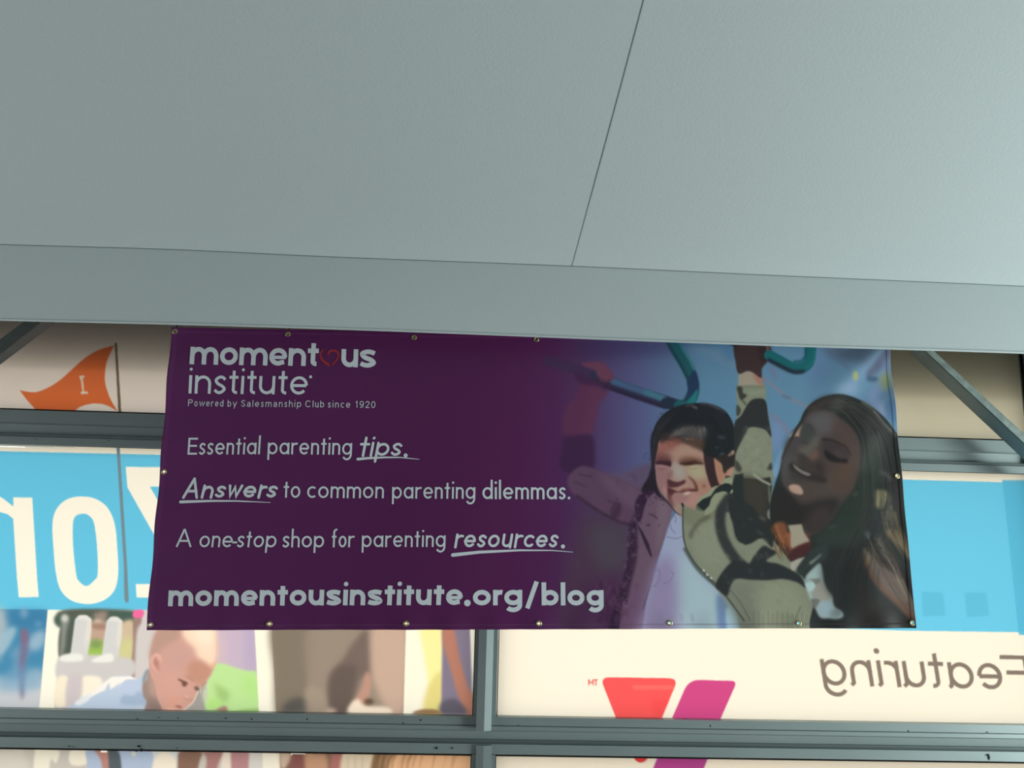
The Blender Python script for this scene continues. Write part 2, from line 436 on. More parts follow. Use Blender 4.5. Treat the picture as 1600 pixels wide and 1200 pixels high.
    c.F([(900, 400), (1070, 400), (1110, 520), (1120, 640), (950, 620), (900, 520)], (168, 118, 100), 4, .8)
    c.E(1000, 495, 28, 28, (132, 78, 64), 1.5, .8)
    c.F([(720, 580), (880, 600), (920, 640), (900, 760), (760, 830), (690, 720)], (178, 126, 118), 3, .8)
    c.F([(520, 770), (650, 770), (660, 960), (560, 900)], (160, 128, 120), 2, .9)
    # eyes
    c.F([(240, -30), (420, -20), (480, 30), (470, 120), (260, 90)], (118, 68, 66), 3, .8)
    c.F([(245, 120), (300, 92), (400, 92), (480, 110), (482, 190), (440, 180), (350, 160), (260, 155)], (56, 30, 38), 1.0)
    c.S([(280, 210), (340, 230), (400, 215)], 12, (112, 66, 74), .8, .8)
    c.F([(600, 90), (700, 40), (860, 50), (980, 90), (960, 130), (700, 140), (620, 140)], (126, 84, 66), 3, .9)
    c.F([(610, 140), (700, 122), (850, 98), (900, 118), (985, 132), (975, 150), (860, 152), (790, 170), (700, 170)], (52, 30, 24), 1.0)
    c.S([(730, 190), (820, 225), (900, 205)], 12, (120, 92, 74), .9, .8)
    # nose, mouth
    c.F([(440, 300), (500, 230), (510, 330), (450, 400), (420, 380)], (136, 94, 92), 2, .7)
    c.F([(432, 392), (520, 425), (610, 432), (700, 400), (692, 452), (640, 480), (580, 500), (470, 520), (430, 500)], (90, 52, 58), 1.3)
    c.F([(430, 520), (500, 540), (600, 580), (690, 545), (800, 540), (890, 545), (890, 575), (800, 578), (740, 590), (640, 600), (540, 605), (500, 650), (440, 640), (425, 580)], (88, 44, 48), 1)
    c.F([(640, 545), (720, 530), (830, 530), (740, 565), (650, 575)], (140, 84, 80), 1, .9)
    c.F([(680, 608), (735, 582), (790, 590), (750, 630), (690, 640)], (196, 172, 156), 1)
    c.F([(485, 660), (540, 612), (640, 605), (700, 640), (780, 640), (730, 720), (640, 755), (540, 745), (490, 705)], (158, 110, 110), 2.2, .85)
    c.F([(430, 640), (480, 640), (500, 740), (540, 800), (480, 780), (440, 700)], (104, 62, 66), 2, .8)
    c.F([(340, 490), (390, 510), (430, 600), (425, 690), (380, 650), (340, 560)], (174, 126, 124), 1.5, .8)
    c.S([(340, 500), (320, 560), (370, 650)], 12, (120, 72, 78), 1.2, .6)
    c.S([(760, 350), (830, 410), (870, 480), (885, 550)], 16, (98, 54, 46), 1.3, .95, w1=48)
    c.S([(590, 520), (680, 490), (740, 470)], 22, (186, 146, 132), 2, .7)
    # shadow stripe across the cheek and hair, printed in the photograph
    c.F([(985, -120), (1170, -60), (1165, 60), (1180, 240), (1215, 370), (1255, 480), (1115, 520), (1070, 400), (1030, 260), (1000, 100)], (56, 38, 40), .9, sm=False)
    c.F([(1160, 60), (1220, 70), (1275, 120), (1290, 200), (1345, 290), (1320, 400), (1250, 470), (1200, 330), (1180, 200)], (172, 120, 98), .9)
    F1()
    c.F([(940, 650), (1060, 430), (1250, 420), (1500, 500), (1530, 700), (1500, 860), (1440, 1000), (1300, 1020), (1180, 960), (1000, 880)], (32, 34, 38), .8)
    c.F([(1180, 950), (1350, 900), (1500, 900), (1500, 1080), (1390, 1200), (1310, 1180), (1280, 1050)], (48, 40, 38), 1)
    c.E(1270, 630, 60, 28, (70, 74, 84), 1.3, .8, .3); c.E(1200, 790, 30, 18, (58, 64, 72), 1.2, .8); c.E(1285, 890, 44, 16, (78, 84, 90), 1, .8, -.3)
    c.F([(1380, 920), (1430, 850), (1470, 830), (1480, 880), (1420, 920)], (165, 130, 112), 1)
    c.F([(1340, 1190), (1400, 1120), (1480, 1090), (1500, 1150), (1490, 1264), (1400, 1240), (1340, 1230)], (178, 128, 108), 1.1)
    # fringe
    c.F([(300, 600), (420, 560), (640, 600), (760, 700), (700, 720), (560, 690), (420, 690), (320, 720)], (58, 44, 46), 2.2, .95)
    c.F([(430, 640), (560, 640), (680, 680), (640, 720), (500, 700)], (120, 74, 68), 2.2, .7)
    c.F([(500, 550), (600, 490), (740, 455), (900, 480), (1035, 500), (1010, 620), (990, 700), (900, 690), (760, 650), (640, 620)], (84, 77, 76), 3.5, .9)
    c.F([(690, 700), (820, 650), (1000, 690), (985, 850), (900, 815), (800, 775)], (76, 54, 44), 2.2, .9)
    for i in range(90):
        t = rs.random(); x0 = 500 + t*510; y0 = 560 - 110*math.sin(min(1, t*1.4)*1.57) + rs.uniform(-10, 70)
        dx = (t-.62)*170 + rs.uniform(-40, 40); dy = rs.uniform(40, 150)*(.35+.75*t)
        c.S([(x0, y0), (x0+dx*.3+rs.uniform(-10, 10), y0+dy*.55), (x0+dx, y0+dy)], rs.uniform(5, 12), rs.choice([(132, 122, 118), (146, 130, 124), (58, 50, 50), (104, 92, 88), (70, 58, 54)]), .7, .5, w1=2)
    for i in range(26):
        x0 = rs.uniform(680, 980); y0 = rs.uniform(620, 720)
        c.S([(x0, y0), (x0+rs.uniform(-40, 10), y0+rs.uniform(50, 130))], rs.uniform(5, 10), rs.choice([(60, 44, 38), (98, 74, 60), (128, 100, 88)]), .7, .5, w1=2)
    c.E(1010, 510, 30, 20, (120, 110, 108), 1.5, .5)
    for i in range(30):
        a_ = math.pi*(1.02 + rs.random()*.9); x = 830+650*math.cos(a_)*rs.uniform(.98, 1.03); y = 560+450*math.sin(a_)*rs.uniform(.97, 1.02)
        c.S([(x, y), (x+rs.uniform(-25, 25), y+rs.uniform(-14, 10))], rs.uniform(4, 10), (34, 33, 40), .8, .6)
    for k in range(7):
        c.S([(330+k*20, 690+k*8), (480, 690+k*16), (620, 670+k*12)], 8, (128, 70, 64), .8, .5)
    c.S([(180, 870), (100, 880), (60, 930)], 10, (66, 52, 96), 1, .7); c.S([(200, 950), (90, 960), (10, 920)], 8, (76, 62, 108), 1, .6)
    c.S([(205, 560), (180, 720), (200, 900), (205, 1100), (170, 1200)], 40, (36, 32, 46), 1.5, .8)
    F2()
    c.S([(215, 250), (230, 420), (270, 580), (370, 690), (480, 800), (545, 890), (640, 955)], 46, (46, 34, 46), .8, w1=8)
    F2()
    c.F([(240, -60), (195, 120), (135, 340), (45, 490), (30, 590), (190, 560), (260, 640), (330, 680), (262, 480), (232, 330), (226, 180)], (42, 32, 42), 1)
    c.F([(440, 400), (530, 432), (610, 440), (702, 402), (695, 450), (640, 480), (575, 508), (470, 500)], (84, 46, 50), 1.2, .85)
    c.F([(610, 120), (700, 85), (860, 70), (980, 120), (985, 150), (860, 140), (700, 150)], (84, 54, 44), 2.2, .6)
    c.F([(240, 60), (400, 50), (480, 90), (470, 130), (260, 120)], (92, 54, 58), 2, .6)
    c.F([(720, 190), (800, 178), (940, 180), (900, 205), (800, 215)], (178, 160, 132), 1.2, .7)
    c.F([(270, 180), (340, 178), (430, 195), (400, 215), (300, 205)], (168, 124, 124), 1.2, .7)
    c.F([(425, 600), (470, 640), (480, 720), (540, 830), (500, 800), (440, 700)], (96, 56, 60), 2, .7)
    # girl's raised arm and jacket, near side
    F2()
    c.F([(880, 790), (915, 690), (1060, 600), (1160, 505), (1255, 480), (1330, 370), (1480, 335), (1600, 290), (1600, 700), (1300, 800), (1000, 900)], (146, 144, 118), .8, sm=False)
    Q()
    Q()
    OL = (130, 129, 110)
    c.F([(548, 712), (575, 735), (640, 742), (680, 690), (720, 660), (760, 625), (776, 590), (930, 590), (928, 660), (918, 720), (928, 830), (960, 895), (1010, 950), (1050, 1010), (1075, 1060), (1095, 1120), (1120, 1264), (812, 1264), (770, 1150), (700, 1075), (650, 1015), (592, 950), (565, 900), (552, 850)], OL, .7, sm=False)
    c.F([(600, 780), (700, 700), (720, 800), (740, 900), (720, 980), (640, 960), (590, 880)], (140, 138, 118), 7, .7)
    c.F([(880, 1060), (1000, 1050), (1050, 1130), (1050, 1264), (880, 1264)], (146, 144, 122), 8, .7)
    c.F([(720, 1080), (840, 1040), (860, 1264), (800, 1264)], (116, 116, 104), 8, .7)
    c.F([(555, 725), (640, 745), (700, 700), (690, 760), (620, 800), (565, 790)], (118, 116, 94), 3, .8)
    c.S([(660, 765), (620, 790), (590, 830), (585, 850)], 16, (82, 80, 66), 2, .7)
    c.S([(552, 715), (556, 860), (592, 945), (650, 1010), (722, 1082), (810, 1200)], 6, (70, 72, 62), .5)
    c.S([(560, 900), (600, 965), (640, 1010), (700, 1060)], 14, (74, 78, 74), 1.5, .9)
    for (x, y) in ((640, 990), (655, 1008), (672, 1022)): c.E(x, y, 5, 5, (190, 190, 184), .5)
    c.S([(548, 712), (553, 722)], 8, (40, 40, 36), .5)
    # sleeve
    R6()
    c.F([(115, 440), (240, 425), (350, 430), (358, 560), (380, 700), (405, 860), (412, 1000), (410, 1120), (400, 1240), (90, 1240), (100, 1100), (105, 1000), (112, 800), (118, 600)], OL, .7)
    c.F([(130, 330), (220, 312), (320, 360), (325, 435), (240, 430), (125, 442)], (160, 142, 126), .8, sm=False)
    c.F([(250, 335), (325, 370), (325, 435), (285, 420)], (168, 108, 94), 2, .8)
    c.F([(105, 90), (375, 100), (390, 200), (365, 240), (325, 300), (320, 375), (250, 330), (200, 318), (130, 340), (105, 250)], (64, 46, 46), .8)
    c.F([(300, 110), (390, 110), (390, 190), (330, 260)], (50, 36, 38), 3, .8)
    c.F([(355, 105), (385, 110), (385, 165), (365, 150)], (118, 84, 76), 1, .8)
    c.F([(30, 85), (120, 90), (110, 125)], (34, 30, 40), 1, sm=False)
    c.F([(225, 570), (300, 545), (358, 570), (380, 700), (405, 865), (350, 805), (230, 785), (185, 850), (130, 950), (100, 1000), (95, 760), (150, 690)], (46, 45, 46), .8)
    c.F([(115, 450), (160, 450), (165, 500), (200, 520), (150, 560), (125, 500)], (58, 56, 50), 1)
    c.F([(115, 600), (150, 640), (130, 690), (112, 680)], (60, 58, 52), 1, .9); c.S([(160, 560), (195, 600)], 14, (80, 78, 68), 1)
    c.S([(150, 450), (340, 450)], 10, (112, 110, 92), .8, .7); c.S([(220, 500), (340, 490)], 26, (142, 142, 122), 2, .7)
    c.F([(110, 1060), (160, 1130), (130, 1160), (100, 1120)], (70, 68, 60), 1.2)
    c.F([(370, 1130), (405, 1080), (412, 1140)], (62, 60, 54), 1)
    c.F([(200, 850), (350, 850), (390, 1000), (350, 1100), (180, 1080)], (134, 130, 112), 6, .6)
    Q()
    # printed shadows over sleeve and jacket
    c.F([(770, 590), (810, 605), (870, 610), (918, 600), (926, 640), (915, 700), (926, 820), (925, 865), (885, 850), (850, 865), (815, 885), (795, 860), (770, 790), (756, 720), (758, 640)], (44, 43, 42), .9, sm=False)
    c.F([(790, 600), (880, 610), (910, 640), (905, 760), (860, 800), (810, 700)], (64, 57, 50), 5, .85)
    c.S([(850, 590), (880, 612), (918, 632)], 10, (150, 148, 130), 1)
    c.S([(780, 600), (800, 660)], 8, (60, 56, 50), 1)
    F2()
    c.F([(885, 785), (980, 700), (1110, 645), (1180, 540), (1250, 482), (1340, 447), (1400, 455), (1450, 490), (1460, 560), (1400, 640), (1360, 590), (1300, 575), (1180, 612), (1115, 700), (1085, 800), (1000, 885), (925, 835)], (36, 40, 40), .7, sm=False)
    c.F([(1385, 640), (1440, 570), (1470, 420), (1490, 320), (1620, 290), (1620, 1260), (1520, 1264), (1400, 900), (1340, 900), (1370, 760)], (40, 44, 44), 1.2, sm=False)
    c.F([(1410, 600), (1450, 540), (1455, 590), (1425, 615)], (150, 150, 132), .5)
    c.F([(1120, 700), (1180, 620), (1300, 585), (1365, 600), (1350, 700), (1240, 800), (1130, 900), (1020, 950), (1020, 880), (1090, 800)], (142, 140, 116), .8)
    c.F([(885, 785), (925, 835), (1000, 885), (960, 890), (880, 850)], (84, 84, 62), .8, .8)
    Q()
    c.E(917, 755, 11, 22, (128, 132, 122), 1); c.S([(913, 640), (916, 700)], 8, (110, 112, 100), 1, .8)
    c.F([(915, 830), (932, 860), (930, 895), (915, 880)], (128, 132, 120), .8)
    c.S([(745, 690), (712, 745), (712, 820), (738, 890), (780, 950), (815, 980)], 44, (52, 52, 52), 2)
    c.F([(738, 700), (760, 740), (775, 800), (795, 860), (780, 880), (752, 830)], (122, 122, 104), 2, .3)
    R7()
    c.F([(50, 260), (60, 170), (250, 250), (350, 400), (420, 480), (415, 590), (325, 512), (215, 562), (120, 525), (85, 400)], (42, 44, 44), 1.2)
    c.F([(90, 700), (170, 705), (220, 725), (270, 650), (340, 575), (400, 600), (452, 632), (370, 690), (380, 710), (460, 725), (560, 770), (650, 830), (690, 910), (690, 930), (620, 880), (500, 852), (380, 862), (230, 858), (120, 850), (70, 900), (40, 990), (-20, 960), (-60, 900), (0, 790)], (44, 45, 47), 1.3)
    c.S([(50, 930), (150, 1050), (230, 1200)], 7, (82, 80, 66), .6, .8)
    c.S([(650, 1080), (600, 1190)], 8, (92, 92, 78), .8, .8); c.S([(420, 860), (500, 930)], 5, (112, 112, 96), .6, .6)
    for i in range(12):
        x = 260 + i*40; c.S([(x, 1130+rs.uniform(-10, 30)), (x+rs.uniform(-10, 10), 1250)], 12, (108, 106, 92), 1.3, .6)
    # teal bar at the top right
    R6()
    c.S([(385, 185), (480, 235), (590, 292), (670, 288), (720, 235), (735, 120)], 88, (28, 96, 102), .8)
    c.S([(385, 225), (480, 275), (590, 322), (670, 318)], 30, (36, 38, 50), 1.8)
    c.S([(690, 120), (690, 190), (650, 235), (600, 238)], 22, (20, 78, 86), 1.4, .8)
    c.S([(765, 130), (755, 230), (700, 290)], 18, (30, 112, 110), 1.5, .7)
    # ---------------------------------------------------------------- woman
    Q()
    c.F([(925, 840), (918, 720), (935, 640), (958, 570), (975, 500), (1000, 440), (1038, 375), (1065, 318), (1115, 276), (1190, 256), (1265, 268), (1335, 305), (1400, 365), (1442, 420), (1500, 500), (1540, 800), (1560, 1264), (1118, 1264), (1095, 1120), (1050, 1010), (960, 900)], (38, 40, 39), .8)
    W1()
    c.F([(560, 250), (700, 160), (860, 150), (1000, 200), (880, 300), (700, 320), (560, 340)], (56, 48, 48), 4, .9)
    c.F([(760, 260), (860, 170), (960, 170), (960, 260), (860, 360), (800, 330)], (64, 66, 62), 4, .8)
    c.F([(500, 340), (540, 280), (580, 285), (570, 330)], (88, 66, 50), 2, .8)
    c.F([(1200, 430), (1320, 380), (1400, 520), (1300, 740), (1200, 760)], (56, 55, 56), 5, .8)
    c.F([(1240, 700), (1390, 560), (1410, 1200), (1170, 1200), (1160, 900)], (62, 68, 62), 6, .85)
    c.F([(1300, 560), (1390, 540), (1360, 640), (1290, 640)], (40, 38, 42), 4, .8)
    c.S([(1190, 230), (1300, 310), (1400, 440), (1500, 560), (1600, 650)], 42, (98, 94, 90), 2, .85, w1=24)
    c.S([(1320, 340), (1430, 480), (1540, 590)], 14, (136, 128, 120), 1, .8)
    c.S([(1240, 330), (1380, 520), (1480, 640)], 12, (60, 52, 50), 1, .8)
    # face
    c.F([(480, 400), (560, 348), (680, 325), (800, 348), (900, 420), (1000, 500), (1080, 600), (1135, 720), (1155, 880), (1140, 1060), (1110, 1200), (1040, 1360), (960, 1480), (880, 1580), (800, 1700), (700, 1800), (620, 1860), (500, 1900), (440, 1750), (380, 1520), (290, 1390), (215, 1290), (180, 1180), (175, 1000), (200, 860), (240, 730), (300, 655), (380, 620), (420, 490)], (76, 63, 60), 1.6)
    c.F([(500, 420), (640, 350), (780, 370), (830, 480), (780, 620), (620, 620), (540, 520)], (88, 82, 84), 5, .95)
    c.F([(820, 460), (1000, 560), (1100, 760), (1080, 1000), (900, 1100), (960, 840), (860, 680)], (86, 66, 62), 7, .8)
    c.F([(200, 880), (300, 900), (330, 1060), (260, 1160), (210, 1280), (180, 1150)], (78, 76, 78), 5, .8)
    c.F([(260, 680), (420, 640), (460, 780), (330, 860), (240, 900), (220, 800)], (72, 64, 68), 5, .8)
    c.F([(800, 1050), (1120, 980), (1100, 1200), (1000, 1360), (820, 1300)], (84, 64, 54), 7, .8)
    c.F([(262, 668), (340, 590), (400, 520), (442, 498), (440, 540), (410, 620), (400, 655), (330, 645)], (172, 136, 118), 1, sm=False)
    c.F([(280, 620), (410, 480), (470, 400), (450, 490), (360, 560)], (46, 42, 44), 1, sm=False)
    c.F([(430, 500), (520, 480), (585, 560), (598, 660), (560, 735), (470, 715), (405, 640)], (64, 64, 63), 2.5)
    c.S([(500, 500), (560, 560), (590, 650)], 14, (56, 54, 54), 1.4, .7)
    c.S([(430, 720), (500, 742), (570, 728)], 16, (50, 46, 47), 1.5, .9)
    c.F([(600, 640), (660, 680), (640, 760), (560, 840), (530, 930), (460, 880), (380, 830), (400, 790), (500, 760)], (94, 86, 80), 3.5, .9)
    c.F([(550, 850), (620, 830), (640, 920), (580, 970), (530, 930)], (106, 80, 70), 2.5, .9)
    c.F([(380, 870), (470, 900), (560, 985), (480, 960), (390, 930)], (60, 52, 50), 2, .8)
    c.E(350, 925, 50, 34, (74, 74, 72), 3, .8, .4)
    c.F([(640, 940), (700, 1000), (720, 1100), (700, 1180), (600, 1120), (560, 1000)], (52, 40, 40), 5, .8)
    # brow and eye
    c.F([(680, 700), (760, 700), (900, 760), (1010, 860), (1030, 900), (960, 960), (840, 960), (720, 900), (680, 800)], (62, 52, 52), 4, .9)
    c.S([(690, 690), (800, 705), (900, 748), (970, 790), (1022, 880)], 26, (44, 34, 34), 1.4, w1=12)
    c.F([(710, 820), (760, 850), (840, 900), (900, 930), (985, 940), (985, 985), (900, 980), (810, 970), (730, 920)], (38, 30, 32), 1.6)
    c.E(890, 870, 80, 34, (78, 66, 64), 3, .8, .5)
    # mouth
    W2()
    c.F([(290, 180), (380, 220), (480, 270), (600, 320), (730, 380), (720, 440), (600, 420), (460, 390), (350, 330), (270, 260)], (52, 44, 43), 2)
    c.F([(320, 200), (370, 232), (430, 275), (500, 305), (545, 330), (500, 346), (420, 312), (350, 258)], (122, 116, 108), .9)
    c.F([(400, 100), (560, 190), (600, 280), (500, 280), (400, 220)], (60, 50, 48), 3, .7)
    c.F([(280, 270), (400, 350), (500, 400), (400, 420), (290, 380), (260, 320)], (62, 56, 55), 3, .8)
    c.F([(265, 480), (320, 452), (400, 470), (445, 540), (430, 580), (350, 572), (285, 540)], (178, 140, 124), 1.2)
    c.F([(180, 500), (260, 570), (360, 640), (440, 700), (700, 640), (880, 640), (860, 780), (740, 940), (620, 1040), (500, 1060), (440, 930), (340, 962), (210, 945), (80, 870), (60, 700)], (42, 37, 37), 5)
    c.F([(560, 780), (800, 720), (760, 920), (640, 1020), (520, 1080), (480, 960)], (64, 52, 50), 7, .85)
    # dark green grey hair fall on the right of the neck
    c.F([(1150, 300), (1330, 300), (1360, 640), (1240, 900), (1150, 1200), (560, 1200), (640, 1060), (780, 960), (880, 780), (960, 640), (1080, 560), (1120, 420)], (46, 53, 48), 5)
    c.E(1090, 575, 38, 26, (72, 74, 70), 2, .8, -.5)
    c.E(800, 985, 60, 20, (62, 70, 66), 2, .7, -.3)
    # chest
    c.F([(80, 960), (150, 920), (230, 950), (260, 1080), (290, 1220), (180, 1240), (120, 1120), (50, 1030)], (124, 74, 50), 2.2)
    c.S([(110, 950), (150, 1080), (210, 1200)], 18, (168, 110, 78), 1.5, .7); c.S([(60, 990), (110, 1080)], 16, (60, 42, 34), 1.4, .8)
    W3()
    c.F([(-20, 60), (160, 20), (210, 130), (180, 200), (60, 260), (-50, 300), (-60, 140)], (112, 58, 50), 2)
    c.F([(-90, 30), (-20, 20), (20, 30), (50, 160), (-20, 240), (-60, 130)], (150, 86, 60), 2)
    c.F([(-62, -75), (108, -90), (140, 20), (205, 125), (60, 180), (0, 222), (-30, 190), (-30, 40)], (162, 147, 128), 1.1, sm=False)
    c.F([(-20, 235), (70, 190), (200, 150), (230, 240), (130, 320), (0, 380), (-60, 330)], (70, 38, 38), 2.2)
    c.F([(-30, 390), (60, 345), (155, 318), (100, 400), (40, 485), (0, 495), (-30, 460)], (168, 158, 144), 1, sm=False)
    c.F([(155, 318), (260, 200), (420, 160), (420, 340), (330, 400), (200, 480), (100, 560), (40, 485)], (48, 54, 52), 2)
    c.S([(215, 400), (280, 350), (345, 290)], 30, (142, 142, 134), 1.5, w1=12)
    # shirt with pattern
    c.F([(150, 600), (160, 560), (220, 490), (330, 400), (370, 520), (385, 640), (420, 730), (490, 820), (505, 930), (600, 1000), (620, 1060), (560, 1095), (440, 1090), (340, 1080), (270, 960), (200, 830), (160, 690)], (150, 160, 158), 1.5)
    c.F([(300, 620), (370, 640), (410, 720), (480, 820), (400, 880), (300, 860), (240, 800)], (150, 140, 128), 2.5, .9)
    c.F([(200, 600), (270, 590), (340, 605), (310, 650), (270, 670), (240, 620)], (118, 118, 112), 1)
    c.F([(220, 850), (330, 860), (290, 950), (260, 960)], (112, 108, 104), 1.2)
    c.F([(160, 650), (250, 640), (270, 700), (210, 760), (170, 720)], (174, 190, 188), 1.2)
    c.F([(180, 560), (300, 450), (330, 500), (310, 580), (200, 590)], (162, 176, 172), 2, .8)
    c.F([(330, 900), (480, 880), (490, 1000), (420, 1070), (320, 1030)], (148, 162, 172), 2.5, .8)
    c.F([(470, 980), (560, 990), (600, 1040), (520, 1090), (460, 1060)], (118, 126, 130), 2.5, .8)
    c.S([(150, 600), (165, 690), (230, 840)], 12, (176, 182, 170), 1, .8)
    c.F([(440, 700), (560, 690), (520, 780), (470, 800)], (56, 58, 58), 4, .5)
    # hair falling on the right
    c.F([(400, 400), (800, 400), (830, 700), (620, 1000), (520, 830), (400, 650)], (34, 36, 36), 8, .8)
    c.F([(820, 620), (1000, 800), (1250, 980), (1460, 1160), (1450, 1264), (820, 1264)], (42, 36, 34), 7, .8)
    c.F([(880, 215), (950, 280), (1060, 380), (1200, 480), (1330, 570), (1400, 700), (1455, 820), (1520, 960), (1520, 1080), (1440, 1060), (1300, 930), (1180, 810), (1060, 710), (980, 590), (910, 420)], (100, 84, 76), 2.5)
    c.S([(895, 330), (950, 480), (1010, 600), (1160, 760), (1320, 900), (1500, 1090)], 50, (108, 66, 48), 3, .8)
    c.S([(1000, 420), (1100, 560), (1250, 680), (1350, 830)], 60, (112, 104, 98), 4, .8)
    c.S([(1310, 600), (1370, 720), (1420, 860)], 50, (136, 124, 108), 3, .8)
    c.S([(900, 240), (930, 320), (960, 370)], 40, (112, 104, 84), 3, .8)
    c.F([(960, 250), (1100, 330), (1300, 400), (1440, 560), (1500, 800), (1400, 680), (1310, 560), (1180, 470), (1040, 370)], (32, 28, 30), 2.5)
    c.F([(1150, -20), (1320, -20), (1390, 90), (1440, 220), (1460, 370), (1390, 270), (1280, 150), (1200, 90)], (108, 92, 72), 2.5)
    c.S([(1200, 20), (1340, 150), (1440, 330)], 16, (132, 112, 86), 1.5, .6)
    c.S([(1060, 60), (1110, 170), (1190, 290)], 50, (74, 74, 74), 3, .9, w1=20); c.S([(1070, 90), (1110, 170)], 26, (98, 104, 104), 2, .8)
    c.S([(1160, 100), (1240, 250), (1330, 420)], 44, (74, 62, 54), 3, .8, w1=12)
    c.E(915, 40, 34, 50, (88, 92, 88), 2, .85, -.5)
    W2()
    c.F([(1335, 545), (1395, 520), (1490, 555), (1485, 640), (1440, 740), (1395, 772), (1340, 720), (1330, 640)], (124, 116, 84), 2)
    c.E(1400, 640, 40, 70, (136, 126, 92), 3, .7)
    c.F([(1500, 590), (1550, 620), (1540, 720), (1620, 900), (1640, 1040), (1560, 980), (1480, 830), (1490, 700)], (82, 74, 62), 3, .9)
    c.S([(1330, 620), (1290, 740)], 26, (84, 82, 72), 2, .8)
    c.F([(1560, 400), (1640, 420), (1660, 860), (1600, 760), (1560, 600)], (40, 32, 32), 3, .8)
    c.S([(1400, 300), (1460, 320), (1530, 390)], 34, (92, 88, 90), 2.5, .9)
    # loose strands over the hair
    Q()
    def strands(n, a, b, spread, cols, w_, al, bl=.5):
        A, B = spline(a, False, 8), spline(b, False, 8)
        for i in range(n):
            t = rs.random(); m_ = A*(1-t) + B*t
            s0 = rs.randrange(0, len(m_)*2//3); s1 = min(len(m_), s0 + rs.randrange(len(m_)//4, len(m_)//2+1))
            q = m_[s0:s1] + [rs.uniform(-spread, spread), rs.uniform(-spread, spread)]
            if len(q) > 3: c.S(q.tolist(), rs.uniform(*w_), rs.choice(cols), bl, al, w1=1, sm=False)
    strands(70, [(1180, 262), (1110, 300), (1060, 350), (1010, 430), (965, 520)], [(1170, 300), (1090, 325), (1050, 370), (1010, 440), (970, 530)], 4, [(64, 56, 56), (30, 30, 32), (80, 66, 60)], (2, 4), .5)
    strands(110, [(1180, 262), (1290, 300), (1380, 370), (1440, 460), (1470, 620), (1500, 800)], [(1160, 310), (1230, 350), (1290, 450), (1300, 600), (1290, 760), (1230, 900)], 5, [(70, 66, 62), (28, 28, 30), (54, 50, 50), (92, 82, 74)], (2, 4.5), .4)
    strands(90, [(1300, 640), (1290, 760), (1230, 900), (1180, 1030), (1180, 1200)], [(1450, 620), (1440, 760), (1400, 900), (1380, 1050), (1400, 1200)], 8, [(24, 25, 27), (56, 58, 54), (62, 48, 42), (34, 32, 34)], (3, 7), .35, 1)
    strands(70, [(1310, 850), (1350, 960), (1410, 1060), (1500, 1180)], [(1360, 860), (1430, 940), (1480, 1040), (1520, 1150)], 5, [(134, 116, 98), (70, 52, 46), (112, 86, 70), (90, 70, 60)], (3, 6), .5, .8)
    strands(50, [(1380, 740), (1410, 840), (1470, 950)], [(1440, 700), (1460, 800), (1500, 940)], 6, [(128, 110, 84), (50, 42, 38), (96, 80, 62)], (3, 6), .5, .8)
    strands(60, [(480, 330), (440, 400), (425, 500), (430, 600)], [(560, 310), (480, 380), (450, 440), (436, 520)], 4, [(50, 46, 50), (22, 22, 26), (62, 56, 60)], (2, 4), .45)
    strands(60, [(560, 305), (650, 300), (720, 340), (765, 420), (768, 540)], [(600, 380), (650, 380), (680, 420), (700, 480), (740, 560)], 7, [(46, 48, 54), (22, 22, 24)], (3, 6), .22, .9)
    strands(24, [(935, 830), (930, 900), (960, 960)], [(990, 850), (985, 900), (1010, 950)], 3, [(170, 104, 70), (70, 46, 34), (150, 90, 60)], (3, 6), .6, .6)
    for i in range(14):
        x0, y0 = rs.uniform(420, 440), rs.uniform(470, 600); c.S([(x0, y0), (x0-rs.uniform(6, 20), y0+rs.uniform(-4, 16))], 2.5, (50, 44, 62), .5, .6)
    # soft folds in the jacket cloth
    for i in range(70):
        x, y = rs.uniform(560, 1040), rs.uniform(760, 1190)
        if (x-560)*.9 < (y-900) or x > 930 + (y-850)*.45: continue
        r = rs.uniform(8, 26); a_ = rs.uniform(-1.3, -.3)
        c.S([(x, y), (x+r*math.cos(a_), y-r*math.sin(a_))], rs.uniform(4, 12), rs.choice([(112, 110, 94), (150, 148, 128), (124, 124, 106)]), 1.8, .3)
    for i in range(40):
        x, y = rs.uniform(785, 915), rs.uniform(400, 570)
        c.S([(x, y), (x+rs.uniform(-20, 20), y+rs.uniform(-16, 16))], rs.uniform(4, 10), rs.choice([(112, 110, 94), (148, 146, 126)]), 1.5, .35)
    for i in range(60):
        x, y = rs.uniform(110, 380), rs.uniform(580, 1180)
        c.S([(x, y), (x+rs.uniform(-20, 20), y+rs.uniform(-26, 26))], rs.uniform(5, 14), rs.choice([(74, 48, 70), (104, 78, 98), (86, 62, 82)]), 2.2, .25)
    # wrinkle sheen painted into the colour at the left margin; stitched hem
    c.frame(0, 0, 1)
    for i in range(9):
        y = 905 + i*8
        c.S([(236+rs.uniform(0, 4), y), (241+rs.uniform(0, 10), y+rs.uniform(-8, 8))], 3, (84, 38, 72), 1.2, .3)
    c.S([(233, 978), (600, 976.5), (1000, 975.8), (1428, 974.8)], 1.0, (100, 70, 92), .3, .55, sm=False)
    c.S([(272, 517), (233, 979)], 1.0, (100, 62, 92), .3, .5, sm=False)
    return c

